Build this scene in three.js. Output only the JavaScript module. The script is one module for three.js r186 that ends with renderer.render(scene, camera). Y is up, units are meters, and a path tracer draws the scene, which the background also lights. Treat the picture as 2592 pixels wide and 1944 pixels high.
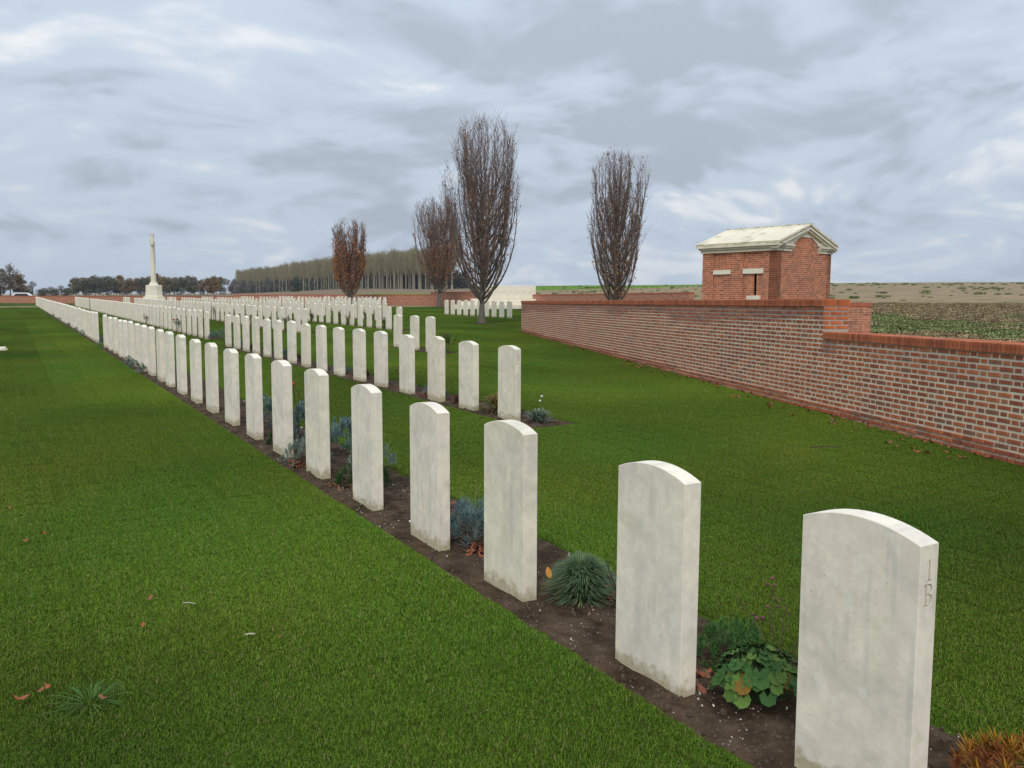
import * as THREE from 'three';
import { mergeGeometries, toCreasedNormals } from 'three/addons/utils/BufferGeometryUtils.js';
import { FontLoader } from 'three/addons/loaders/FontLoader.js';
import { TextGeometry } from 'three/addons/geometries/TextGeometry.js';
import { Brush, Evaluator, SUBTRACTION } from 'three-bvh-csg';

// ---------------------------------------------------------------- camera
const scene = new THREE.Scene();
const camera = new THREE.PerspectiveCamera(49.17, 4 / 3, 0.05, 4000);
camera.rotation.order = 'YXZ';
camera.rotation.set(-0.0970, 0, 0.0043);
camera.position.set(0, 1.5171, 0);
scene.add(camera);

// ---------------------------------------------------------------- seeded noise
function rng(seed) { let s = seed >>> 0; return () => { s = (s + 0x6D2B79F5) >>> 0; let t = s; t = Math.imul(t ^ (t >>> 15), t | 1); t ^= t + Math.imul(t ^ (t >>> 7), t | 61); return ((t ^ (t >>> 14)) >>> 0) / 4294967296; }; }
function h2(x, y) { let h = Math.imul(x, 374761393) + Math.imul(y, 668265263) | 0; h = Math.imul(h ^ (h >>> 13), 1274126177); return ((h ^ (h >>> 16)) >>> 0) / 4294967296; }
function vn(x, y) { const xi = Math.floor(x), yi = Math.floor(y); let fx = x - xi, fy = y - yi; fx = fx * fx * (3 - 2 * fx); fy = fy * fy * (3 - 2 * fy); const a = h2(xi, yi), b = h2(xi + 1, yi), c = h2(xi, yi + 1), d = h2(xi + 1, yi + 1); return a + (b - a) * fx + (c - a) * fy + (a - b - c + d) * fx * fy; }
function fbm(x, y, o = 4) { let s = 0, a = 0.5, n = 0; for (let i = 0; i < o; i++) { s += a * vn(x, y); n += a; a *= 0.5; const t = x * 1.62 + y * 1.18 + 17.3; y = y * 1.62 - x * 1.18 + 9.1; x = t; } return s / n; }
// tileable value noise for repeating textures
function vt(x, y, p) { const xi = Math.floor(x), yi = Math.floor(y); let fx = x - xi, fy = y - yi; fx = fx * fx * (3 - 2 * fx); fy = fy * fy * (3 - 2 * fy); const m = (v) => ((v % p) + p) % p; const a = h2(m(xi), m(yi)), b = h2(m(xi + 1), m(yi)), c = h2(m(xi), m(yi + 1)), d = h2(m(xi + 1), m(yi + 1)); return a + (b - a) * fx + (c - a) * fy + (a - b - c + d) * fx * fy; }
function ft(u, v, p, o = 4) { let s = 0, a = 0.5, n = 0; for (let i = 0; i < o; i++) { s += a * vt(u * p, v * p, p); n += a; a *= 0.5; p *= 2; } return s / n; }
const cl = (v, a = 0, b = 1) => Math.min(b, Math.max(a, v));
const ss = (a, b, x) => { const t = cl((x - a) / (b - a)); return t * t * (3 - 2 * t); };
const mix = (a, b, t) => a + (b - a) * t;
const mix3 = (a, b, t) => [mix(a[0], b[0], t), mix(a[1], b[1], t), mix(a[2], b[2], t)];
const toS = (c) => { c = cl(c); return c <= 0.0031308 ? c * 12.92 : 1.055 * Math.pow(c, 1 / 2.4) - 0.055; };
const C = (r, g, b) => new THREE.Color().setRGB(r, g, b);

// ---------------------------------------------------------------- sky: a broken overcast
{
  const W = 4096, H = 2048, data = new Float32Array(W * H * 4);
  for (let j = 0; j < H; j++) {
    const el = (0.5 - (j + 0.5) / H) * Math.PI;                 // row 0 is the zenith here, flipped on writing
    const sy = Math.sin(el), cy = Math.cos(el);
    for (let i = 0; i < W; i++) {
      const o = ((H - 1 - j) * W + i) * 4;
      let r, g, b;
      if (sy > -0.004) {
        const az = ((i + 0.5) / W - 0.5) * 2 * Math.PI;
        const x = cy * Math.cos(az), z = cy * Math.sin(az);
        const k = 1 / (Math.max(sy, 0) + 0.30), px = x * k * 1.6, pz = z * k * 1.6;
        const wx = fbm(px * 0.9 + 3.1, pz * 0.9 + 7.7, 3) - 0.5, wz = fbm(px * 0.9 + 31.7, pz * 0.9 + 1.3, 3) - 0.5;
        const qx = px + wx * 0.9, qz = pz + wz * 0.9;
        const big = fbm(qx * 0.6 + 11.3, qz * 0.8 + 4.2, 3);
        const det = fbm(qx * 3.4 + 5.9, qz * 4.4 + 2.2, 6), fine = fbm(qx * 11 + 1.7, qz * 14 + 8.8, 4);
        const phi = Math.atan2(x, -z) * 57.3, e = el * 57.3, bump = (a, b, w, h, k = 0) => { const u = phi - a, v = e - b - k * u; return Math.exp(-(u * u) / (w * w) - (v * v) / (h * h)); };
        // thickness of the layer, with the long grey bank and the breaks below it
        const form = -0.30 * bump(21, 11.2, 15, 2.8, 0.02) - 0.20 * bump(3, 16.5, 10, 2.6, -0.05) - 0.10 * bump(8, 9.5, 10, 2.0) + 0.30 * bump(14, 6.9, 10, 1.1, 0.05) + 0.30 * bump(31, 9.0, 4, 1.6, 0.2) + 0.24 * bump(-10, 11.2, 4, 1.0) + 0.22 * bump(-6, 13.8, 5, 1.2) + 0.16 * bump(7, 13.2, 8, 1.2) + 0.10 * bump(-22, 15, 14, 5);
        const d = cl(0.5 + (big - 0.5) * 0.9 + (det - 0.5) * 1.05 + (fine - 0.5) * 0.36 + form);
        const thin = ss(0.56, 0.98, d), thick = 1 - ss(0.10, 0.56, d);
        let c = [0.548, 0.638, 0.752];
        c = mix3(c, [0.400, 0.452, 0.530], thick * 0.78);
        c = mix3(c, [0.86, 0.875, 0.89], thin * 0.85);
        const lo = 1 - ss(0.0, 0.10, sy);                            // longer path through the air near the horizon
        c = mix3(c, [0.500, 0.590, 0.715], lo * 0.5);
        const gr = 0.93 + 0.16 * ss(0, 0.33, sy) + 1.05 * ss(0.30, 0.95, sy);       // overcast sky, brightest overhead
        r = c[0] * gr; g = c[1] * gr; b = c[2] * gr;
      } else { r = 0.13; g = 0.14; b = 0.09; }
      data[o] = r; data[o + 1] = g; data[o + 2] = b; data[o + 3] = 1;
    }
  }
  const t = new THREE.DataTexture(data, W, H, THREE.RGBAFormat, THREE.FloatType);
  t.mapping = THREE.EquirectangularReflectionMapping; t.magFilter = THREE.LinearFilter; t.minFilter = THREE.LinearFilter; t.needsUpdate = true;
  scene.background = t; scene.environment = t;
}
const sun = new THREE.DirectionalLight(C(1, 0.955, 0.88), 1.5);
sun.position.set(-12, 62, 62); sun.target.position.set(0, 0, -18);
sun.castShadow = true; sun.shadow.radius = 45; sun.shadow.mapSize.set(2048, 2048);
Object.assign(sun.shadow.camera, { left: -70, right: 70, top: 70, bottom: -70, near: 1, far: 260 });
scene.add(sun, sun.target);

const renderer = new THREE.WebGLRenderer({ antialias: true });
renderer.toneMapping = THREE.LinearToneMapping;
renderer.toneMappingExposure = 1.0;
renderer.shadowMap.enabled = true;

// ---------------------------------------------------------------- frame of the plots: al runs along the rows, pe across them
const A = -0.5365, DX = Math.sin(A), DZ = -Math.cos(A), NX = Math.cos(A), NZ = Math.sin(A);
const W2 = (al, pe) => [al * DX + pe * NX, al * DZ + pe * NZ];
const AL = (x, z) => x * DX + z * DZ, PE = (x, z) => x * NX + z * NZ;
const G = (x, z) => 0.0492 + 0.010406 * AL(x, z) + 0.014826 * PE(x, z);      // the cemetery slopes gently
const ROWTURN = -(Math.PI / 2 + A);                                          // local +x -> near end of a row, +z -> left broad face

// ---------------------------------------------------------------- naming
const taken = {};
function numbered(n) { if (taken[n] === undefined) { taken[n] = 0; return n; } taken[n]++; return n + '_' + String(taken[n]).padStart(3, '0'); }
function tag(o, label, category, group, kind) { if (label) o.userData.label = label; if (category) o.userData.category = category; if (group) o.userData.group = group; if (kind) o.userData.kind = kind; return o; }
function shade(o) { o.traverse((m) => { if (m.isMesh) { m.castShadow = true; m.receiveShadow = true; } }); return o; }
function mesh(name, geo, mat, parent) { const m = new THREE.Mesh(geo, mat); m.castShadow = m.receiveShadow = true; if (parent) { m.name = name; parent.add(m); } else { m.name = numbered(name); scene.add(m); } return m; }
function thing(name, label, category, pos = [0, 0, 0], turn = 0, group) { const o = new THREE.Group(); o.name = numbered(name); o.position.set(...pos); o.rotation.y = turn; tag(o, label, category, group); scene.add(o); return o; }
const ONES = ['', 'first', 'second', 'third', 'fourth', 'fifth', 'sixth', 'seventh', 'eighth', 'ninth', 'tenth', 'eleventh', 'twelfth', 'thirteenth', 'fourteenth', 'fifteenth', 'sixteenth', 'seventeenth', 'eighteenth', 'nineteenth'];
const TENS = ['', '', 'twent', 'thirt', 'fort', 'fift', 'sixt', 'sevent'];
const ord = (n) => n < 20 ? ONES[n] : TENS[Math.floor(n / 10)] + (n % 10 ? 'y-' + ONES[n % 10] : 'ieth');

// ---------------------------------------------------------------- textures and materials
function tex(w, h, fn, { srgb = true, repeat = true } = {}) {
  const a = new Uint8Array(w * h * 4);
  for (let j = 0; j < h; j++) for (let i = 0; i < w; i++) { const c = fn((i + 0.5) / w, (j + 0.5) / h, i, j), o = (j * w + i) * 4; for (let k = 0; k < 3; k++) a[o + k] = Math.round(255 * (srgb ? toS(c[k]) : cl(c[k]))); a[o + 3] = 255; }
  const t = new THREE.DataTexture(a, w, h, THREE.RGBAFormat); if (srgb) t.colorSpace = THREE.SRGBColorSpace;
  t.magFilter = THREE.LinearFilter; t.minFilter = THREE.LinearMipmapLinearFilter; t.generateMipmaps = true; t.wrapS = t.wrapT = repeat ? THREE.RepeatWrapping : THREE.ClampToEdgeWrapping; t.needsUpdate = true; return t;
}
const std = (color, roughness = 0.85, extra = {}) => new THREE.MeshStandardMaterial({ color, roughness, ...extra });
const grainBump = tex(256, 256, (u, v) => { const n = ft(u, v, 16, 4); return [n, n, n]; }, { srgb: false });

// headstone limestone: mottled, faint rain streaks, pale blotches, pits, a splash-back stain of soil at the foot
function stoneTex(seed, N) {
  const so = seed * 37.7;
  const R = rng(seed + 5); const blot = [], pits = [];
  for (let i = 0; i < 90; i++) blot.push([R(), 0.1 + 0.85 * R(), 0.008 + 0.022 * R() * R(), 0.5 + R(), 0.3 + 0.7 * R()]);
  for (let i = 0; i < 260; i++) pits.push([R(), R(), 0.0012 + 0.0028 * R() * R(), 0.4 + 0.6 * R()]);
  const add = new Float32Array(N * N), pit = new Float32Array(N * N);
  const splat = (arr, u, v, rad, asp, amt) => { const ri = Math.ceil(rad * N * 1.6 * Math.max(1, asp)); const ci = Math.round(u * N), cj = Math.round(v * N); for (let j = -ri; j <= ri; j++) for (let i = -ri; i <= ri; i++) { const jj = cj + j, ii = ((ci + i) % N + N) % N; if (jj < 0 || jj >= N) continue; const e = Math.hypot(i / N, j / N / asp) / rad + (vn(ii * 0.05 * 1024 / N + so, jj * 0.05 * 1024 / N) - 0.5) * 0.9; arr[jj * N + ii] = Math.max(arr[jj * N + ii], amt * (1 - ss(0.55, 1.05, e))); } };
  for (const b of blot) splat(add, b[0], b[1], b[2], b[3] + 0.5, b[4]);
  for (const b of pits) splat(pit, b[0], b[1], b[2], 1, b[3]);
  const tint = [0.97 + 0.05 * R(), 0.97 + 0.05 * R(), 0.93 + 0.10 * R()], foot = 0.075 + 0.035 * R(), algae = R();
  return tex(N, N, (u, v, i, j) => {
    const y = v * 0.95 - 0.05;                                      // metres above the ground
    let c = [0.790 * tint[0], 0.702 * tint[1], 0.565 * tint[2]];
    const m = fbm(u * 7 + so, v * 7, 4) - 0.5, f = fbm(u * 60 + so, v * 60, 3) - 0.5, st = fbm(u * 42 + so, v * 3.2 + so, 3) - 0.5;
    const m2 = fbm(u * 22 + so, v * 22 + 5, 4) - 0.5, k = 1 + m * 0.26 + m2 * 0.24 + f * 0.14 + st * 0.07; c = [c[0] * k, c[1] * k, c[2] * (k - m * 0.08)];
    const grey = ss(0.54, 0.74, fbm(u * 26 + so + 9, v * 2.4 + 3, 3)) * ss(0.42, 0.62, fbm(u * 5 + 4 + so, v * 5, 3));
    c = mix3(c, [0.42, 0.405, 0.34], grey * 0.26);
    const gren = ss(0.56, 0.78, fbm(u * 6 + so + 50, v * 9 + 8, 4)) * (0.06 + 0.34 * algae); c = mix3(c, [0.50, 0.50, 0.31], gren);
    c = mix3(c, [0.88, 0.815, 0.71], add[j * N + i] * 0.42);
    const e = y + (fbm(u * 26 + so, v * 30, 4) - 0.5) * 0.10;
    const foot1 = 1 - ss(foot * 0.35, foot, e); c = mix3(c, [0.40, 0.335, 0.185], foot1 * 0.85 * (0.55 + 0.75 * fbm(u * 70, v * 70 + so, 3)));
    c = mix3(c, [0.21, 0.17, 0.12], pit[j * N + i] * 0.55);
    return c;
  });
}
const STONE_N = 7;
const stoneMats = [];
for (let i = 0; i < STONE_N; i++) { const b = grainBump.clone(); b.repeat.set(5, 5); b.needsUpdate = true; stoneMats.push(new THREE.MeshStandardMaterial({ map: stoneTex(i + 1, i < 3 ? 1024 : 512), roughness: 0.9, bumpMap: b, bumpScale: 0.0005 })); }

const plainStone = tex(512, 512, (u, v) => { const m = ft(u, v, 4, 5) - 0.5, f = ft(u, v, 48, 3) - 0.5; const k = 1 + m * 0.28 + f * 0.1; return [0.74 * k, 0.67 * k, 0.53 * k]; });
const roofStone = tex(1024, 512, (u, v) => { const m = ft(u, v, 5, 5) - 0.5, f = ft(u, v, 40, 3) - 0.5; const k = 1 + m * 0.4 + f * 0.15; let c = [0.72 * k, 0.635 * k, 0.475 * k]; c = mix3(c, [0.30, 0.28, 0.19], ss(0.54, 0.74, ft(u, v, 9, 5)) * 0.45); return c; });
const M = {};
M.stone = std(0xffffff, 0.9, { map: plainStone, bumpMap: grainBump, bumpScale: 0.002 });
M.roofStone = std(0xffffff, 0.92, { map: roofStone, bumpMap: grainBump, bumpScale: 0.003 });
M.mossyStone = std(0xffffff, 0.95, { map: tex(256, 256, (u, v) => { const k = ft(u, v, 8, 4); const g = ss(0.40, 0.62, ft(u, v, 16, 4)); return mix3([0.6 + k * 0.1, 0.55 + k * 0.1, 0.43], [0.17, 0.19, 0.06], g * 0.65); }), bumpMap: grainBump, bumpScale: 0.004 });
M.blockStone = std(0xffffff, 0.9, { map: plainStone });

// ---------------------------------------------------------------- geometry helpers
function boxAt(w, h, d, x, y, z) { const g = new THREE.BoxGeometry(w, h, d); g.translate(x, y, z); return g; }
// box with uv in metres on every face
function uvBox(w, h, d, x, y, z, ox = 0, oy = 0, sc = 1) {
  const g = boxAt(w, h, d, x, y, z), p = g.attributes.position, n = g.attributes.normal, uv = g.attributes.uv;
  for (let i = 0; i < p.count; i++) { const ax = Math.abs(n.getX(i)), ay = Math.abs(n.getY(i)); if (ay > 0.5) uv.setXY(i, (p.getX(i) + ox) * sc, (p.getZ(i) + oy) * sc); else if (ax > 0.5) uv.setXY(i, (p.getZ(i) + ox) * sc, (p.getY(i) + oy) * sc); else uv.setXY(i, (p.getX(i) + ox) * sc, (p.getY(i) + oy) * sc); }
  return g;
}
function chamferBox(w, h, d, c) {            // box with chamfered edges, 44 triangles
  const s = new THREE.Shape(); const x = w / 2 - c, y = h / 2 - c; s.moveTo(-x, -y); s.lineTo(x, -y); s.lineTo(x, y); s.lineTo(-x, y); s.closePath();
  const g = new THREE.ExtrudeGeometry(s, { depth: d - 2 * c, bevelEnabled: true, bevelThickness: c, bevelSize: c, bevelSegments: 1, curveSegments: 1 }); g.translate(0, 0, -(d - 2 * c) / 2); return g;
}
function flipZ(g) { g = g.index ? g.toNonIndexed() : g; g.scale(1, 1, -1); for (const k in g.attributes) { const a = g.attributes[k], n = a.itemSize; for (let t = 0; t < a.count; t += 3) for (let c = 0; c < n; c++) { const i1 = (t + 1) * n + c, i2 = (t + 2) * n + c, v = a.array[i1]; a.array[i1] = a.array[i2]; a.array[i2] = v; } } return g; }
class Tubes {                                 // many tapered tubes in one geometry
  constructor() { this.p = []; this.n = []; this.i = []; this.c = []; }
  tube(pts, rad, sides, col) {
    const base = this.p.length / 3, N = pts.length; const t = new THREE.Vector3(), a = new THREE.Vector3(), b = new THREE.Vector3();
    for (let k = 0; k < N; k++) {
      const q = pts[Math.max(0, k - 1)], r = pts[Math.min(N - 1, k + 1)]; t.set(r[0] - q[0], r[1] - q[1], r[2] - q[2]).normalize();
      a.set(Math.abs(t.y) > 0.9 ? 1 : 0, Math.abs(t.y) > 0.9 ? 0 : 1, 0).cross(t).normalize(); b.crossVectors(t, a);
      for (let s = 0; s < sides; s++) { const w = s / sides * 2 * Math.PI, cx = Math.cos(w), sx = Math.sin(w); const nx = a.x * cx + b.x * sx, ny = a.y * cx + b.y * sx, nz = a.z * cx + b.z * sx; this.p.push(pts[k][0] + nx * rad[k], pts[k][1] + ny * rad[k], pts[k][2] + nz * rad[k]); this.n.push(nx, ny, nz); if (col) this.c.push(...col); }
      if (k) for (let s = 0; s < sides; s++) { const s1 = (s + 1) % sides, o = base + (k - 1) * sides, o2 = base + k * sides; this.i.push(o + s, o + s1, o2 + s, o + s1, o2 + s1, o2 + s); }
    }
  }
  geo() { const g = new THREE.BufferGeometry(); g.setAttribute('position', new THREE.Float32BufferAttribute(this.p, 3)); g.setAttribute('normal', new THREE.Float32BufferAttribute(this.n, 3)); if (this.c.length) g.setAttribute('color', new THREE.Float32BufferAttribute(this.c, 3)); g.setIndex(this.i); return g; }
}
class Faces {                                 // loose leaves, blades
  constructor() { this.p = []; this.c = []; this.i = []; }
  poly(pts, col) { const b = this.p.length / 3; for (const q of pts) { this.p.push(...q); this.c.push(...col); } for (let k = 1; k < pts.length - 1; k++) this.i.push(b, b + k, b + k + 1); }
  strip(l, r, col, tip) { const b = this.p.length / 3; for (let k = 0; k < l.length; k++) { this.p.push(...l[k], ...r[k]); const cc = Array.isArray(col[0]) ? col[k] : col; this.c.push(...cc, ...cc); if (k) { const o = b + (k - 1) * 2; this.i.push(o, o + 1, o + 2, o + 1, o + 3, o + 2); } } if (tip) { const o = b + (l.length - 1) * 2; const t = this.p.length / 3; this.p.push(...tip); this.c.push(...(Array.isArray(col[0]) ? col[col.length - 1] : col)); this.i.push(o, o + 1, t); } }
  geo() { const g = new THREE.BufferGeometry(); g.setAttribute('position', new THREE.Float32BufferAttribute(this.p, 3)); g.setAttribute('color', new THREE.Float32BufferAttribute(this.c, 3)); g.setIndex(this.i); g.computeVertexNormals(); return g; }
}
const vary = (c, R, k = 0.25) => { const m = 1 + (R() - 0.5) * 2 * k; return [c[0] * m * (1 + (R() - 0.5) * k * 0.5), c[1] * m, c[2] * m * (1 + (R() - 0.5) * k * 0.5)]; };
const leafMat = new THREE.MeshPhysicalMaterial({ vertexColors: true, roughness: 0.8, specularIntensity: 0.35, side: THREE.DoubleSide });
const barkMat = std(C(0.150, 0.118, 0.095), 0.95);

// ---------------------------------------------------------------- terrain beyond the walls
const sector = (x, z) => x / Math.max(1, -z);
function T(x, z) {
  const D = Math.hypot(x, z); if (z > -2) return G(x, z) - 0.03;
  const s = sector(x, z);
  const extra = mix(mix(-0.0026, 0.0070, ss(-0.36, -0.14, s)), 0.0112, ss(-0.12, 0.06, s));
  const D0 = mix(62, 12, ss(0.1, 0.36, s)), far = mix(700, 262, ss(-0.12, 0.0, s));
  let y = G(x, z) - 0.03 + extra * Math.max(0, Math.min(D, far) - D0);
  if (D > far) { const k = far / D; y = G(x * k, z * k) - 0.03 + extra * (far - D0) - 0.012 * (D - far); }
  return y + (fbm(x * 0.03, z * 0.03, 3) - 0.5) * 0.5 * ss(30, 120, D);
}
{
  const P = [], Cc = [], I = [], na = 360, rings = []; let r = 1.5; while (r < 2600) { rings.push(r); r *= 1.022 + (r < 60 ? 0.012 : 0); }
  const a0 = -Math.PI * 0.5 - 1.25, a1 = -Math.PI * 0.5 + 1.25;
  const U = [];
  for (const D of rings) for (let k = 0; k <= na; k++) {
    const a = mix(a0, a1, k / na), x = D * Math.cos(a), z = D * Math.sin(a); P.push(x, T(x, z), z); U.push(x * 0.12, z * 0.12);
    const s = sector(x, z), w = (fbm(x * 0.10, z * 0.10, 4) - 0.5), w2 = fbm(x * 0.35 + 9, z * 0.35, 4) - 0.5, band = fbm(D * 0.16 + x * 0.05, x * 0.012, 3) - 0.5;
    let c = mix3([0.330, 0.235, 0.145], [0.260, 0.205, 0.112], cl(0.5 + w * 1.6 + band * 1.2));      // stubble
    c = mix3(c, [0.105, 0.125, 0.035], ss(0.08, 0.28, w2 + w * 0.5) * 0.35);
    const e = D + w * 16;
    c = mix3([0.225, 0.165, 0.098], c, ss(42, 62, e));                                              // turned brown strip
    c = mix3([0.165, 0.175, 0.070], c, ss(28, 44, e)); if (e < 41) c = mix3(c, [0.11, 0.085, 0.04], ss(0.02, 0.2, w2) * 0.6);
    const wheat = s > 0.0 ? ss(0, 3, -(z + 165 + 0.78 * (x - 8))) * (1 - ss(0.42, 0.46, s)) : ss(84, 88, D) * (1 - ss(150, 158, D + 10 * w)) * ss(-0.42, -0.36, s);
    c = mix3(c, [0.125, 0.225, 0.022], wheat);
    if (s < 0) c = mix3(c, [0.21, 0.15, 0.105], ss(158, 164, D + 10 * w) * (1 - ss(330, 400, D)) * 0.8);
    Cc.push(...c);
  }
  for (let j = 0; j < rings.length - 1; j++) for (let k = 0; k < na; k++) { const o = j * (na + 1) + k; I.push(o, o + na + 1, o + 1, o + 1, o + na + 1, o + na + 2); }
  const g = new THREE.BufferGeometry(); g.setAttribute('position', new THREE.Float32BufferAttribute(P, 3)); g.setAttribute('color', new THREE.Float32BufferAttribute(Cc, 3)); g.setAttribute('uv', new THREE.Float32BufferAttribute(U, 2)); g.setIndex(I); g.computeVertexNormals();
  const map = tex(512, 512, (u, v) => { const n = ft(u, v, 12, 5); const k = 0.45 + n * 1.1; return [cl(k * 0.92), cl(k * 0.92), cl(k * 0.9)]; });
  const m = mesh('field', g, new THREE.MeshPhysicalMaterial({ vertexColors: true, map, roughness: 1, specularIntensity: 0.1, side: THREE.DoubleSide })); m.userData.kind = 'structure';
}

// ---------------------------------------------------------------- walls in plan
const WN = [4.18, -6.78], WF = [0.30, -28.24];
const WLEN = Math.hypot(WF[0] - WN[0], WF[1] - WN[1]), wdx = (WF[0] - WN[0]) / WLEN, wdz = (WF[1] - WN[1]) / WLEN;
const wnx = -wdz, wnz = wdx;                                     // outward: to the right of the wall line
const wallSide = (x, z) => (x - WN[0]) * wnx + (z - WN[1]) * wnz, wallAlong = (x, z) => (x - WN[0]) * wdx + (z - WN[1]) * wdz;
const FWALL = [[-90, -109], [-66, -98], [-27.6, -84], [-6.8, -71.2], [1.4, -65.5]];
const REAR = [[1.35, -62], [9.4, -44.2]];
function farLimit(x, z) { for (let k = 0; k < FWALL.length - 1; k++) { const [ax, az] = FWALL[k], [bx, bz] = FWALL[k + 1]; if (x >= ax && x <= bx) return z > mix(az, bz, (x - ax) / (bx - ax)); } return x < FWALL[0][0] ? z > -109 : z > -65; }
function onLawn(x, z) { if (!farLimit(x, z)) return false; if (x > 0.4 && z < -28.3) { const t = (x - 1.35) / (9.4 - 1.35); return x < 9.5 && z > mix(-62, -44.2, cl(t)); } return !(wallSide(x, z) > 0.16 && wallAlong(x, z) < WLEN + 0.1 && wallAlong(x, z) > -6); }

// ---------------------------------------------------------------- lawn sheet
{
  const P = [], I = [], U = [], id = new Map(), st = 0.5; const A0 = -14, A1 = 140, B0 = -40, B1 = 52;
  const vtx = (i, j) => { const k = i * 4096 + j; if (!id.has(k)) { const [x, z] = W2(A0 + i * st, B0 + j * st); id.set(k, P.length / 3); P.push(x, G(x, z), z); U.push((A0 + i * st) * 0.25, (B0 + j * st) * 0.25); } return id.get(k); };
  for (let i = 0; i < (A1 - A0) / st; i++) for (let j = 0; j < (B1 - B0) / st; j++) { const [x, z] = W2(A0 + (i + 0.5) * st, B0 + (j + 0.5) * st); if (Math.hypot(x, z) > 135 || z > 5 || !onLawn(x, z)) continue; const a = vtx(i, j), b = vtx(i + 1, j), c = vtx(i, j + 1), d = vtx(i + 1, j + 1); I.push(a, c, b, b, c, d); }
  const g = new THREE.BufferGeometry(); g.setAttribute('position', new THREE.Float32BufferAttribute(P, 3)); g.setAttribute('uv', new THREE.Float32BufferAttribute(U, 2)); g.setIndex(I); g.computeVertexNormals();
  const map = tex(1024, 1024, (u, v) => { const n = ft(u, v, 6, 4), f = ft(u, v, 96, 3); let c = mix3([0.038, 0.066, 0.006], [0.056, 0.088, 0.008], cl(0.5 + (n - 0.5) * 1.6)); const k = 0.62 + f * 0.76; c = [c[0] * k, c[1] * k, c[2] * k]; return c; });
  const m = mesh('lawn', g, new THREE.MeshPhysicalMaterial({ map, roughness: 1, specularIntensity: 0.1, side: THREE.DoubleSide })); m.userData.kind = 'structure';
}

// ---------------------------------------------------------------- rows of headstones: positions along each row
const seq = (a, b, st) => { const o = []; for (let v = a; v <= b + 1e-6; v += st) o.push(v); return o; };
const ROWS = [
  { name: 'front', pe: () => 2.03, near: [1.465, 2.355, 3.43, 4.34, 5.33, 6.41, 7.41, 8.42, 9.41, 10.47, 11.47, 12.55, 13.58, 14.45, 15.48, 16.43, 17.37, 18.34, 19.35, 20.21, 21.24, 22.42, 23.63], mid: seq(26.2, 91, 0.96) },
  { name: 'second', pe: (a) => a < 24 ? 4.75 : 4.95, near: [8.05, 9.02, 9.93, 10.88, 11.85, 12.76, 13.73, 14.67, 15.61, 16.53, 17.53, 18.41, 19.37, 20.33, 21.25, 22.23], mid: seq(26.0, 68.6, 0.97), far: seq(69.9, 85, 0.97) },
  { name: 'third', pe: () => 8.3, near: [17.65, 18.54, 19.57], mid: [27.35, 28.12, ...seq(29.15, 71.6, 0.985)], far: seq(75.0, 79.6, 0.97) },
  { name: 'fourth', pe: () => 11.7, mid: seq(27.43, 71.8, 0.965), far: seq(74.2, 78.8, 0.97) },
  { name: 'fifth', pe: () => 14.6, mid: seq(35.9, 72, 0.97), far: seq(74.2, 78.8, 0.97) },
  { name: 'sixth', pe: () => 18.0, mid: seq(44.3, 72, 0.97), far: seq(74.2, 78.8, 0.97) },
  { name: 'seventh', pe: () => 21.4, mid: seq(52.6, 72, 0.97), far: seq(74.2, 78.8, 0.97) },
  { name: 'eighth', pe: () => 24.8, mid: seq(61, 72, 0.97), far: seq(74.2, 78.8, 0.97) },
];
const PLOT = seq(36.0, 43.1, 0.782);                              // the short row by the big tree, pe 21.25

// soil beds, as [al0, al1, pe0, pe1]
const BEDS = [];
for (const r of ROWS) for (const b of ['near', 'mid', 'far']) if (r[b]) { const p = Math.round(r.pe(r[b][0]) * 8) / 8, q8 = (v) => Math.round(v * 8) / 8; BEDS.push([q8(r[b][0] - (b === 'near' ? 0.62 : 0.4)), q8(r[b][r[b].length - 1] + 0.4), p - 0.125, p + 0.5]); }
BEDS[0][0] = 0.75; BEDS[0][3] = 2.625;
BEDS.push([35.625, 43.5, 21.125, 21.75]);
const inBed = (al, pe, m = 0) => BEDS.some((b) => al > b[0] - m && al < b[1] + m && pe > b[2] - m && pe < b[3] + m);

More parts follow.
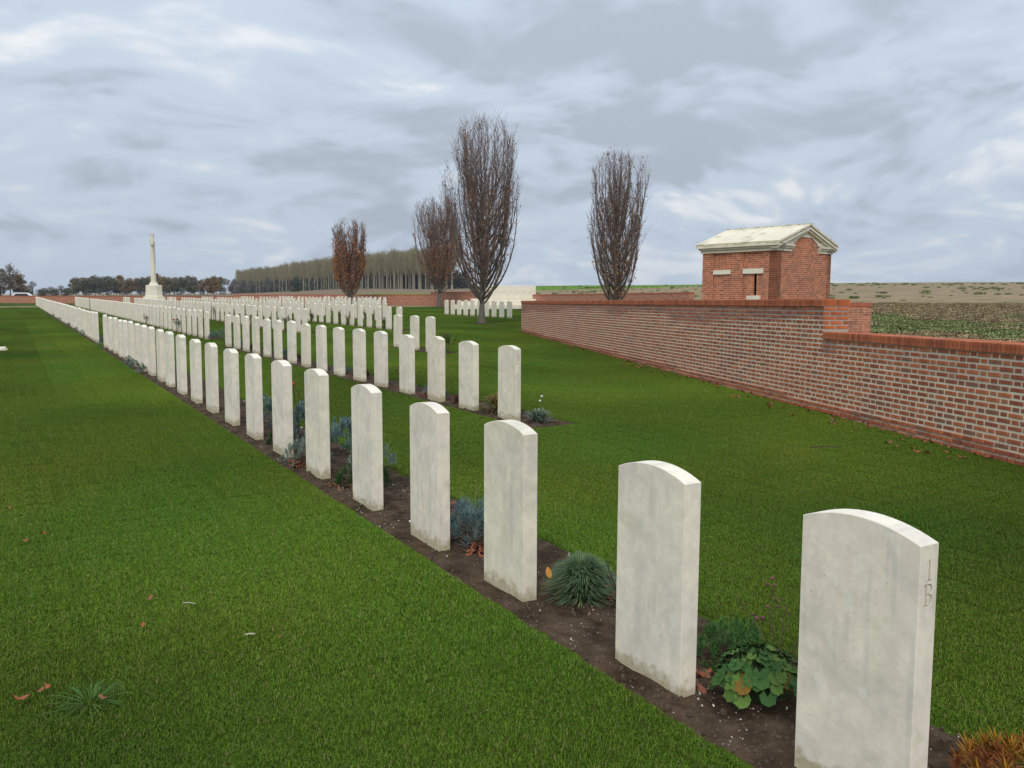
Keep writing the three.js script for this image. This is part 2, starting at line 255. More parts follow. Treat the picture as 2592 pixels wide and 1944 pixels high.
// ---------------------------------------------------------------- mown grass: patches of real blades
{
  function patch(size, seed, density) {
    const R = rng(seed), F = new Faces(), n = Math.round(size * size * density);
    for (let i = 0; i < n; i++) {
      const x = (R() - 0.5) * size, z = (R() - 0.5) * size, a = R() * 6.283, L = 0.008 + 0.011 * R(), ln = L * (0.3 + 0.9 * R()), w = 0.0007 + 0.0007 * R();
      const dx = Math.cos(a), dz = Math.sin(a), sx = -dz * w, sz = dx * w;
      const dead = R() < 0.07; const c = dead ? vary([0.24, 0.20, 0.085], R, 0.3) : vary(R() < 0.5 ? [0.084, 0.164, 0.010] : [0.134, 0.212, 0.017], R, 0.32);
      F.strip([[x - sx, -0.003, z - sz], [x + dx * ln * 0.4 - sx, L * 0.72, z + dz * ln * 0.4 - sz]], [[x + sx, -0.003, z + sz], [x + dx * ln * 0.4 + sx, L * 0.72, z + dz * ln * 0.4 + sz]], c, [x + dx * ln, L * (0.9 - 0.2 * R()), z + dz * ln]);
    }
    return F.geo();
  }
  const mat = new THREE.MeshPhysicalMaterial({ vertexColors: true, roughness: 0.85, specularIntensity: 0.3, side: THREE.DoubleSide });
  const sizes = [0.5, 0.25, 0.125], lists = sizes.map(() => [[], [], []]); const R = rng(77);
  const touches = (a, p, s) => BEDS.some((b) => a + s > b[0] && a < b[1] && p + s > b[2] && p < b[3]);
  const put = (a, p, lv) => {
    const s = sizes[lv], [x, z] = W2(a + s / 2, p + s / 2), D = Math.hypot(x, z);
    if (lv === 0 && D < 15) { for (let i = 0; i < 2; i++) for (let j = 0; j < 2; j++) put(a + i * s / 2, p + j * s / 2, 1); return; }
    if (touches(a, p, s)) { if (lv < 2 && D < (lv ? 45 : 90)) { for (let i = 0; i < 2; i++) for (let j = 0; j < 2; j++) put(a + i * s / 2, p + j * s / 2, lv + 1); } return; }
    if (!onLawn(x, z)) { if (lv < 2 && D < 22) { for (let i = 0; i < 2; i++) for (let j = 0; j < 2; j++) put(a + i * s / 2, p + j * s / 2, lv + 1); } return; }
    lists[lv][Math.floor(R() * 3)].push([x, z]);
  };
  for (let a = -6; a < 100; a += 0.5) for (let p = -26; p < 52; p += 0.5) { const [x, z] = W2(a, p), D = Math.hypot(x, z); if (D > 82 || D < 0.9 || z > -0.2) continue; if (Math.abs(x / -z) > (D < 16 ? 1.05 : 0.74) + 1.2 / D) continue; put(a, p, 0); }
  const grp = new THREE.Group(); grp.name = numbered('mown_grass'); tag(grp, 'short mown green grass covering the cemetery lawn', 'grass', null, 'stuff'); scene.add(grp);
  const o = new THREE.Object3D(), col = new THREE.Color();
  sizes.forEach((s, lv) => { for (let v = 0; v < 3; v++) { const L = lists[lv][v]; if (!L.length) continue; const im = new THREE.InstancedMesh(patch(s, 900 + lv * 10 + v, 46000), mat, L.length); im.name = 'grass_blades'; im.userData.kind = 'stuff'; im.castShadow = im.receiveShadow = true; L.forEach(([x, z], i) => { o.position.set(x, G(x, z), z); o.rotation.set(0, ROWTURN + Math.floor(R() * 4) * Math.PI / 2, 0); o.scale.set(1, 0.85 + 0.35 * R(), 1); o.updateMatrix(); im.setMatrixAt(i, o.matrix);
    const n1 = fbm(x * 0.42 + 3, z * 0.42, 2) - 0.5, n2 = fbm(x * 0.8 + 60, z * 0.8 + 40, 2) - 0.5, st = vn(AL(x, z) * 0.1, PE(x, z) * 0.9) - 0.5; const k = 0.97 + n1 * 0.62 + st * 0.38; im.setColorAt(i, col.setRGB(k * (1.02 + n2 * 0.5), k * (1 + n2 * 0.06), k)); }); grp.add(im); } });
}

// ---------------------------------------------------------------- soil of the beds
const soilMap = tex(512, 512, (u, v) => { const n = ft(u, v, 10, 5), f = ft(u, v, 60, 3); let c = mix3([0.030, 0.019, 0.011], [0.098, 0.064, 0.039], cl(n * 1.5 - 0.25)); c = mix3(c, [0.15, 0.12, 0.09], ss(0.70, 0.80, f) * 0.5); return c; });
const soilMat = new THREE.MeshPhysicalMaterial({ roughness: 1, specularIntensity: 0.15, map: soilMap, side: THREE.DoubleSide, bumpMap: tex(512, 512, (u, v) => { const n = ft(u, v, 24, 4); return [n, n, n]; }, { srgb: false }), bumpScale: 0.012 });
const soilY = (al, pe) => { const [x, z] = W2(al, pe); return G(x, z) + 0.004 + (fbm(al * 9, pe * 9, 3) - 0.35) * 0.028; };
{
  const rowName = ['front', 'front', 'second', 'second', 'second'];
  BEDS.forEach((b, bi) => {
    const st = b[0] < 24 ? 0.05 : 0.16, na = Math.ceil((b[1] - b[0]) / st), np = Math.max(4, Math.ceil((b[3] - b[2]) / Math.min(st, 0.1))); const P = [], U = [], I = [];
    for (let i = 0; i <= na; i++) for (let j = 0; j <= np; j++) {
      const edge = i === 0 || j === 0 || i === na || j === np; let a = mix(b[0], b[1], i / na), p = mix(b[2], b[3], j / np);
      if (j === 0 || j === np) p += (j ? 1 : -1) * (0.012 + fbm(a * 3.1, bi * 7 + j, 3) * 0.05); if (i === 0 || i === na) a += (i ? 1 : -1) * fbm(p * 5, bi * 3 + i, 2) * 0.07;
      const [x, z] = W2(a, p); P.push(x, edge ? G(x, z) - 0.012 : Math.max(G(x, z) + 0.004, soilY(a, p)), z); U.push(a * 1.4, p * 1.4);
    }
    for (let i = 0; i < na; i++) for (let j = 0; j < np; j++) { const o = i * (np + 1) + j; I.push(o, o + 1, o + np + 1, o + 1, o + np + 2, o + np + 1); }
    const g = new THREE.BufferGeometry(); g.setAttribute('position', new THREE.Float32BufferAttribute(P, 3)); g.setAttribute('uv', new THREE.Float32BufferAttribute(U, 2)); g.setIndex(I); g.computeVertexNormals();
    const m = mesh('soil_bed', g, soilMat); m.userData.kind = 'structure';
  });
}
// chalk chips, clods and leaf litter on the soil
{
  const R = rng(4242), o = new THREE.Object3D(), col = new THREE.Color();
  function scatter(name, label, geo, mat, n, place) { const im = new THREE.InstancedMesh(geo, mat, n); im.name = numbered(name); tag(im, label, name.replace(/_/g, ' ').split(' ').slice(-1)[0], null, 'stuff'); im.castShadow = im.receiveShadow = true; for (let i = 0; i < n; i++) { place(i, o, col); o.updateMatrix(); im.setMatrixAt(i, o.matrix); im.setColorAt(i, col); } scene.add(im); }
  const pick = () => { const k = R(); const b = k < 0.66 ? BEDS[0] : BEDS[2]; let a = b === BEDS[0] ? b[0] + Math.pow(R(), 1.7) * (b[1] - b[0]) : mix(b[0], b[1], R()); const clump = fbm(a * 2.4, 5, 3); const p = mix(b[2] + 0.02, b[3] - 0.02, R()); return [a, p, clump]; };
  const chip = new THREE.IcosahedronGeometry(1, 0);
  scatter('chalk_chips', 'pale chalk chips and flints scattered over the soil beds', chip, std(0xffffff, 0.9), 3600, (i, o, c) => { let [a, p, k] = pick(); while (R() > ss(0.3, 0.66, k) + 0.12) [a, p, k] = pick(); const s = (0.0014 + 0.0032 * Math.pow(R(), 4)) * (1 + (R() < 0.02 ? 1.4 : 0)); const [x, z] = W2(a, p); o.position.set(x, Math.max(G(x, z) + 0.004, soilY(a, p)) + s * 0.25, z); o.rotation.set(R() * 6, R() * 6, R() * 6); o.scale.set(s * (1 + R()), s * (0.6 + 0.5 * R()), s); const v = 0.45 + 0.3 * R(); if (R() < 0.25) c.setRGB(0.2, 0.16, 0.11); else c.setRGB(v, v * 0.95, v * 0.8); });
  scatter('soil_clods', 'dark crumbs of soil scattered over the beds', new THREE.IcosahedronGeometry(1, 1), std(0xffffff, 1, { map: soilMap }), 3400, (i, o, c) => { const [a, p] = pick(); const s = 0.004 + 0.012 * R() * R(); const [x, z] = W2(a, p); o.position.set(x, Math.max(G(x, z) + 0.004, soilY(a, p)), z); o.rotation.set(R() * 6, R() * 6, R() * 6); o.scale.set(s * (1 + 0.6 * R()), s * 0.8, s); const v = 0.8 + 0.7 * R(); c.setRGB(v, v, v); });
}

// ---------------------------------------------------------------- headstones
const SW = 0.381, ST = 0.076, SH = 0.794, SR = 0.038;
function stoneGeo(uo = 0, dh = 0) {
  const hw = SW / 2 - 0.0022, R0 = (hw * hw + SR * SR) / (2 * SR), cy = SH + dh + SR - R0, sh = new THREE.Shape(); sh.moveTo(-hw, -0.12); sh.lineTo(hw, -0.12); sh.lineTo(hw, SH + dh);
  for (let k = 1; k < 14; k++) { const x = hw - 2 * hw * k / 14; sh.lineTo(x, cy + Math.sqrt(R0 * R0 - x * x)); } sh.lineTo(-hw, SH + dh); sh.closePath();
  let g = new THREE.ExtrudeGeometry(sh, { depth: ST - 0.0044, bevelEnabled: true, bevelThickness: 0.0022, bevelSize: 0.0022, bevelSegments: 1 }); g.translate(0, 0, -(ST - 0.0044) / 2);
  return stoneUV(g, uo);
}
function stoneUV(g, uo) {
  const p = g.attributes.position, n = g.attributes.normal, uv = g.attributes.uv;
  for (let i = 0; i < p.count; i++) { const x = p.getX(i), y = p.getY(i), z = p.getZ(i), nx = n.getX(i), ny = n.getY(i), nz = n.getZ(i); let u, v = (y + 0.05) / 0.95; if (Math.abs(nz) > 0.7) u = nz > 0 ? x + 0.19 : 0.457 + 0.19 - x; else if (Math.abs(nx) > 0.7) u = nx > 0 ? 0.381 + 0.038 - z : 0.838 + z + 0.038; else { u = x + 0.19; v = (y + 0.05) / 0.95 + z * 0.6 - 0.12; } uv.setXY(i, u / 0.914 + uo, v); }
  return g;
}
const stoneGeos = []; for (let i = 0; i < 10; i++) stoneGeos.push(stoneGeo(i * 0.137, (h2(i, 3) - 0.5) * 0.022));
const font = await new FontLoader().loadAsync('fonts/droid/droid_serif_regular.typeface.json');
const letterMat = std(C(0.44, 0.38, 0.28), 0.95);
function carved(letters, base) {
  const ev = new Evaluator(); ev.useGroups = false; let b = new Brush(base.clone()); b.updateMatrixWorld(); const inlays = [];
  letters.forEach(([ch, y]) => {
    const mk = (depth) => { const t = new TextGeometry(ch, { font, size: 0.061, depth, curveSegments: 5, bevelEnabled: false }); t.computeBoundingBox(); const bb = t.boundingBox; t.translate(-(bb.min.x + bb.max.x) / 2, -(bb.min.y + bb.max.y) / 2, 0); t.scale(0.82, 1, 1); return t; };
    const t = mk(0.012); t.rotateY(Math.PI / 2); t.translate(SW / 2 - 0.0028, y, 0); const tb = new Brush(t); tb.updateMatrixWorld();
    b = ev.evaluate(b, tb, SUBTRACTION); b.updateMatrixWorld();
    const f = mk(0.0006); f.rotateY(Math.PI / 2); f.translate(SW / 2 - 0.0029, y, 0); inlays.push(f);
  });
  return [b.geometry, inlays];
}
const stones = [];                                               // every headstone: al, pe, label
const LOOK = { 'near': 'near block', 'mid': 'middle block', 'far': 'far block' };
for (const r of ROWS) for (const b of ['near', 'mid', 'far']) if (r[b]) r[b].forEach((al, k) => stones.push({ al, pe: r.pe(al), row: r.name, k, b, label: `white headstone, ${ord(k + 1)} from the near end, ${LOOK[b]} of the ${r.name} row`, group: 'headstones in long rows' }));
PLOT.forEach((al, k) => stones.push({ al, pe: 21.25, row: 'plot', k, b: 'plot', label: `white headstone, ${ord(k + 1)} from the right in the short row behind the big tree`, group: 'headstones in the short row' }));
for (const s of stones) { [s.x, s.z] = W2(s.al, s.pe); s.D = Math.hypot(s.x, s.z); }
stones.sort((a, b) => a.D - b.D);
{
  const R = rng(99), rest = [];
  stones.forEach((s, i) => {
    const turn = ROWTURN + (R() - 0.5) * 0.02, tx = (R() - 0.5) * 0.012, tz = (R() - 0.5) * 0.014, dy = (R() - 0.5) * 0.016, gi = i % 10, mi = i < 9 ? [1, 0, 2, 1, 0, 2, 1, 0, 2][i] : Math.floor(R() * STONE_N);
    const y = G(s.x, s.z) + dy;
    if (i >= 300) { rest.push([s, y, turn, gi]); return; }
    let m; const sp = s.b === 'near' && s.k === 0 && (s.row === 'front' || s.row === 'second');
    if (sp) {
      const [g, inl] = carved(s.row === 'front' ? [['1', 0.728], ['B', 0.661]] : [['1', 0.728], ['C', 0.661]], stoneGeos[gi]);
      m = new THREE.Group(); m.name = numbered('headstone'); scene.add(m); m.position.set(s.x, y, s.z); mesh('slab', g, stoneMats[mi], m); for (const f of inl) mesh('carved_letter', f, letterMat, m);
      s.label = s.row === 'front' ? 'nearest white headstone with 1 B carved in its edge' : 'white headstone with 1 C carved in its edge, ending the second row';
    } else { m = mesh('headstone', stoneGeos[gi], stoneMats[mi]); m.position.set(s.x, y, s.z); }
    m.rotation.set(tx, turn, tz, 'YXZ'); tag(m, s.label, 'headstone', s.group);
  });
  const gs = rest.map(([s, y, turn, gi]) => { const g = stoneGeos[gi].clone(); g.applyMatrix4(new THREE.Matrix4().makeRotationY(turn)); g.translate(s.x, y, s.z); return g; });
  if (gs.length) { const m = mesh('distant_headstones', mergeGeometries(gs), stoneMats[3]); tag(m, 'mass of farthest white headstones in front of the far brick wall', 'headstones', null, 'stuff'); }
}
// a flat pale slab let into the lawn at the left
{ const [x, z] = [-12.85, -20.4]; const t = thing('ground_slab', 'flat pale stone slab set in the lawn at the left edge', 'slab', [x, G(x, z), z], 0.5); mesh('slab_top', chamferBox(0.9, 0.09, 0.62, 0.008).translate(0, 0.03, 0), M.stone, t); mesh('slab_footing', chamferBox(0.98, 0.05, 0.70, 0.006).translate(0, 0.006, 0), M.mossyStone, t); }

// ---------------------------------------------------------------- the long brick wall
const COURSE = 0.0539, JOINT = 0.0185, PAIR = 0.262, BL = 0.152, BH = 0.073;
const brickTones = [[0.490, 0.142, 0.055], [0.430, 0.118, 0.047], [0.540, 0.165, 0.063], [0.350, 0.098, 0.046], [0.470, 0.195, 0.092], [0.300, 0.130, 0.072]];
const brickGrain = tex(256, 256, (u, v) => { const n = ft(u, v, 6, 5), f = ft(u, v, 32, 3); const k = 0.66 + 0.5 * n + 0.22 * (f - 0.5); return [cl(k), cl(k * 0.98), cl(k * 0.96)]; });
const brickMats = brickTones.map((c) => std(C(...c.map((v) => v * 1.12)), 0.92, { map: brickGrain, bumpMap: grainBump, bumpScale: 0.003 }));
const edgeBrickMats = [[0.58, 0.155, 0.045], [0.62, 0.18, 0.06], [0.50, 0.125, 0.045]].map((c) => std(C(...c), 0.92, { map: brickGrain, bumpMap: grainBump, bumpScale: 0.003 }));
const wallTurn = Math.atan2(-wdz, wdx);                          // local +x along the wall (away from us), local -z faces the lawn
{
  const t = thing('brick_wall', 'long red brick wall with pale mortar, stepping down at the right', 'wall', [WN[0], 0, WN[1]], wallTurn);
  const LOW = 1.19, HIGH = LOW + COURSE * 7, COP = 0.082, TH = 0.33, STEP = 3.1, S0 = -4.2;
  // core of mortar: cream pointing, grey cement in the upper courses, damp dark joints at the foot
  const mw = 2048, mh = 128, span = WLEN - S0;
  const mort = tex(mw, mh, (u, v) => { const s = S0 + u * span, y = v * HIGH; const top = s > STEP ? HIGH : LOW, n = fbm(s * 6, y * 9, 4), big = fbm(s * 0.8 + 4, y * 2.2, 3); let c = mix3([0.60, 0.515, 0.375], [0.73, 0.645, 0.49], n); c = mix3(c, [0.255, 0.245, 0.225], ss(0.30, 0.20, top - y + (big - 0.5) * 0.35) * (s > STEP - 0.3 ? 0.9 : 0.35)); const gy = 0.165 + 0.020 * (s > 0 ? s : 0); c = mix3(c, [0.085, 0.068, 0.046], (1 - ss(0.05, 0.17, y - gy + (big - 0.5) * 0.14))); return c; }, { repeat: false });
  const mMat = std(0xffffff, 0.98, { map: mort, bumpMap: grainBump, bumpScale: 0.002 });
  const core = (a, b, top) => { const g = boxAt(b - a, top + 0.2, TH - 0.012, (a + b) / 2, top / 2 - 0.1, TH / 2), p = g.attributes.position, uv = g.attributes.uv; for (let i = 0; i < p.count; i++) uv.setXY(i, cl((p.getX(i) - S0) / span), cl(p.getY(i) / HIGH)); return g; };
  mesh('mortar', mergeGeometries([core(S0, STEP, LOW - 0.01), core(STEP, WLEN, HIGH - 0.01)]), mMat, t);
  const R = rng(31), all = [];
  const groundAt = (s) => { const x = WN[0] + wdx * s, z = WN[1] + wdz * s; return G(x, z); };
  const NC = 30;
  for (let j = 0; j < NC; j++) {
    const y = HIGH - COP - COURSE * (j + 0.5), off = (j % 2) * PAIR / 2 + 0.03;
    for (let k = Math.floor((S0 - off) / PAIR) - 1; k < (WLEN - off) / PAIR + 1; k++) for (let q = 0; q < 2; q++) {
      let a = off + k * PAIR + (q ? BL + JOINT : 0), b = a + (q ? BH : BL);
      const lowTop = LOW - COP; if (y > lowTop - COURSE * 0.4) a = Math.max(a, STEP + 0.003); a = Math.max(a, S0); b = Math.min(b, WLEN - 0.002); if (b - a < 0.03) continue;
      if (y < groundAt((a + b) / 2) - 0.05) continue;
      const foot = y - groundAt((a + b) / 2); all.push({ s: (a + b) / 2, y, w: b - a, h: COURSE - JOINT + (R() - 0.5) * 0.004, proud: foot < 0.13 ? 0.010 + R() * 0.010 : R() * 0.004, m: R() < 0.03 + 0.16 * ss(0.52, 0.68, fbm(a * 1.1 + 2, y * 2.6, 3)) ? 5 : R() < 0.08 + 0.42 * ss(0.48, 0.66, fbm(a * 0.7 + 9, y * 2.0 + 5, 3)) ? 3 : q && R() < 0.3 ? 4 : Math.floor(R() * 3), r: (R() - 0.5) * 0.025, hd: q });
    }
  }
  const bg = [chamferBox(BL, COURSE - JOINT, 0.06, 0.0035), chamferBox(BH, COURSE - JOINT, 0.06, 0.0035)];
  const inView = (b) => b.s > 0.02; const near = all.filter(inView).sort((a, b) => a.s - b.s);
  const picked = new Set(near.slice(0, 300)), o = new THREE.Object3D();
  const setBrick = (m, b) => { m.position.set(b.s, b.y, 0.036 - 0.003 - b.proud); m.rotation.set(0, (b.r) * 0.3, b.r * 0.6); m.scale.set(b.w / (b.hd ? BH : BL), b.h / (COURSE - JOINT), 1); };
  for (const b of picked) { const m = mesh('brick', bg[b.hd], brickMats[b.m], t); setBrick(m, b); }
  for (let hd = 0; hd < 2; hd++) for (let k = 0; k < 6; k++) { const L = all.filter((b) => !picked.has(b) && b.hd === hd && b.m === k); if (!L.length) continue; const im = new THREE.InstancedMesh(bg[hd], brickMats[k], L.length); im.name = 'brick_courses'; im.userData.kind = 'stuff'; im.castShadow = im.receiveShadow = true; L.forEach((b, i) => { setBrick(o, b); o.updateMatrix(); im.setMatrixAt(i, o.matrix); }); t.add(im); }
  // coping of bricks set on edge
  const cg = chamferBox(0.0475, COP, 0.180, 0.003), CP = 0.0535, cops = [];
  for (const [a, b, top] of [[S0, STEP, LOW], [STEP, WLEN, HIGH]]) for (let s = a + 0.027; s < b - 0.02; s += CP) for (let q = 0; q < 2; q++) cops.push({ s, top: top - COP / 2 + (R() - 0.5) * 0.005, z: (q ? 0.258 : 0.076) + (R() - 0.5) * 0.006, r: (R() - 0.5) * 0.05, m: R() < 0.14 ? 3 : Math.floor(R() * 3) });
  const cpick = new Set(cops.filter((c) => c.s > -0.1).slice(0, 130));
  const setCop = (m, c) => { m.position.set(c.s, c.top, c.z); m.rotation.set(0, c.r * 0.3, c.r); };
  for (const c of cpick) { const m = mesh('coping_brick', cg, brickMats[c.m], t); setCop(m, c); }
  for (let k = 0; k < 4; k++) { const L = cops.filter((c) => !cpick.has(c) && c.m === k); if (!L.length) continue; const im = new THREE.InstancedMesh(cg, brickMats[k], L.length); im.name = 'coping_courses'; im.userData.kind = 'stuff'; im.castShadow = im.receiveShadow = true; L.forEach((c, i) => { setCop(o, c); o.updateMatrix(); im.setMatrixAt(i, o.matrix); }); t.add(im); }
  mesh('coping_bed', mergeGeometries([boxAt(STEP - S0, 0.06, TH - 0.03, (S0 + STEP) / 2, LOW - 0.042, TH / 2), boxAt(WLEN - STEP, 0.06, TH - 0.03, (STEP + WLEN) / 2, HIGH - 0.042, TH / 2)]), std(C(0.30, 0.27, 0.20), 1), t);
  // the step: brighter bricks on the end of the tall part
  const eg = (w, h) => chamferBox(0.03, h, w, 0.003);
  for (let j = 0; j < 7; j++) { const y = j === 0 ? HIGH - COP / 2 : HIGH - COP - COURSE * (j - 0.5), h = j === 0 ? COP - 0.008 : COURSE - JOINT; if (y - h / 2 < LOW + 0.004) continue; const ws = j === 0 || j % 2 ? [[0.153, -0.083], [0.153, -0.249]] : [[0.073, -0.044], [0.145, -0.170], [0.065, -0.292]]; for (const [w, z] of ws) { const m = mesh('end_brick', eg(w, h), edgeBrickMats[Math.floor(R() * 3)], t); m.position.set(STEP + 0.0105 - R() * 0.002, y, -z); } }
  // far end faced with bricks too
  for (let j = 0; j < 24; j++) { const y = HIGH - COP - COURSE * (j + 0.5); if (y < 0.4) break; for (const [w, z] of j % 2 ? [[0.153, -0.083], [0.153, -0.249]] : [[0.073, -0.044], [0.145, -0.170], [0.065, -0.292]]) { const m = mesh('end_brick', eg(w, COURSE - JOINT), brickMats[Math.floor(R() * 4)], t); m.position.set(WLEN + 0.005, y, -z); } }
}

// ---------------------------------------------------------------- walls too far away to pick bricks apart
function brickTex(tone, mortar, seed, dirty = 0.3) {
  const N = 1024, PC = 32;                                        // 32 courses, 16 Flemish pairs
  const R = h2; return tex(N, N, (u, v) => {
    const yc = v * PC, j = Math.floor(yc), fy = yc - j; const xo = u * 8 + (j % 2) * 0.5, k = Math.floor(xo), fx = xo - k; const hd = fx > 0.66; const lx = hd ? (fx - 0.66) / 0.34 : fx / 0.66, jw = hd ? 0.16 : 0.075;
    const inB = fy > 0.22 && lx > jw; const id = R(((k % 8) + 8) % 8 * 2 + (hd ? 1 : 0) + seed * 31, j); const n = ft(u, v, 24, 4), big = ft(u, v, 4, 4);
    let c = inB ? tone.map((q) => q * (0.62 + 0.72 * id) * (0.75 + 0.5 * n)) : mortar.map((q) => q * (0.7 + 0.6 * n)); c = mix3(c, [0.16, 0.11, 0.09], ss(0.5, 0.75, big) * dirty); return c;
  });
}
const MT = { far: brickTex([0.40, 0.128, 0.066], [0.44, 0.325, 0.235], 1, 0.3), shelter: brickTex([0.45, 0.122, 0.052], [0.48, 0.345, 0.235], 2, 0.12) };
const bumpOf = (t) => t;
M.farBrick = std(0xffffff, 0.95, { map: MT.far }); M.shelterBrick = std(0xffffff, 0.95, { map: MT.shelter });
M.copingFar = std(C(0.42, 0.130, 0.072), 0.95, { map: brickGrain });
const BS = 1 / (32 * COURSE);                                     // uv per metre: the tile is 32 courses high
function farWall(name, label, pts, tops, th = 0.33) {
  const t = thing(name, label, 'wall', [pts[0][0], 0, pts[0][1]]);
  for (let k = 0; k < pts.length - 1; k++) {
    const [ax, az] = pts[k], [bx, bz] = pts[k + 1], L = Math.hypot(bx - ax, bz - az), turn = Math.atan2(-(bz - az), bx - ax), top = tops[k], y0 = Math.min(G(ax, az), G(bx, bz)) - 0.4;
    const p = mesh('wall_panel', uvBox(L, top - 0.09 - y0, th - 0.02, L / 2, (top - 0.09 + y0) / 2, 0, k * 0.4, 0, BS), M.farBrick, t); p.position.set(ax - pts[0][0], 0, az - pts[0][1]); p.rotation.y = turn;
    const c = mesh('coping', uvBox(L + 0.02, 0.09, th, L / 2, top - 0.045, 0, 0, 0, 3), M.copingFar, t); c.position.copy(p.position); c.rotation.y = turn;
  }
  return t;
}
farWall('boundary_wall', 'low weathered red brick boundary wall behind all the headstone rows', FWALL, [1.98, 2.02, 2.16, 2.36]);
farWall('rear_wall', 'low red brick wall behind the right-hand tree, ending short of the shelter', REAR, [2.09]);
farWall('side_wall', 'short brick wall end beyond the step of the long wall', [[6.35, -19.5], [8.10, -19.05]], [1.545]);

// ---------------------------------------------------------------- stone altar block on steps
{
  const x = -0.2, z = -61.6, y = G(x, z); const t = thing('memorial_stone', 'large cream memorial block on steps behind the big tree', 'memorial stone', [x, y, z], 0.12);
  mesh('step', uvBox(9.2, 0.34, 3.4, 0.4, 0.10, 0), M.blockStone, t); mesh('step', uvBox(7.6, 0.24, 2.6, 0.2, 0.39, 0), M.blockStone, t); mesh('step', uvBox(5.6, 0.2, 1.9, 0, 0.61, 0), M.blockStone, t);
  mesh('block', chamferBox(3.72, 0.95, 0.9, 0.02).translate(0, 0.71 + 0.475, 0), M.blockStone, t);
}

// ---------------------------------------------------------------- memorial cross, seen almost edge on
{
  const x = -30.4, z = -71.6, y = G(x, z) - 0.02; const t = thing('memorial_cross', 'tall tapering white stone cross on an octagonal plinth', 'cross', [x, y, z], ROWTURN + 2.93);
  const oct = (r0, r1, h, yb) => { const g = new THREE.CylinderGeometry(r1, r0, h, 8, 1); g.rotateY(Math.PI / 8); g.translate(0, yb + h / 2, 0); return toCreasedNormals(g.toNonIndexed ? g.toNonIndexed() : g, 0.3); };
  const put = (n, ...gs) => mesh(n, mergeGeometries(gs), M.blockStone, t);
  put('step', oct(1.42, 1.42, 0.62, -0.1)); put('step', oct(0.92, 0.90, 0.36, 0.52)); put('step', oct(0.74, 0.71, 0.17, 0.88));
  put('plinth', oct(0.69, 0.665, 0.76, 1.05)); put('plinth_cap', oct(0.665, 0.62, 0.05, 1.81));
  put('base_moulding', oct(0.40, 0.36, 0.07, 1.86), oct(0.36, 0.295, 0.18, 1.93));
  const sh = new THREE.CylinderGeometry(0.165, 0.262, 4.0, 8, 1); sh.rotateY(Math.PI / 8); sh.scale(1, 1, 0.86); sh.translate(0, 2.11 + 2.0, 0);
  put('shaft', toCreasedNormals(sh.toNonIndexed(), 0.3));
  const arm = new THREE.BoxGeometry(1.36, 0.27, 0.21); arm.translate(0, 5.35, 0); const armMesh = mesh('cross_arm', arm, M.blockStone, t);
  for (const s of [-1, 1]) mesh('arm_end', chamferBox(0.07, 0.33, 0.27, 0.01).translate(s * 0.70, 5.35, 0), M.blockStone, armMesh);
  mesh('shaft_top', chamferBox(0.31, 0.06, 0.30, 0.01).translate(0, 6.13, 0), M.blockStone, t);
  // a sword fixed to the shaft
  const sw = new THREE.BoxGeometry(0.055, 1.9, 0.02); sw.translate(0, 4.55, 0.185); mesh('sword', sw, std(C(0.09, 0.085, 0.06), 0.5, { metalness: 0.6 }), t);
}

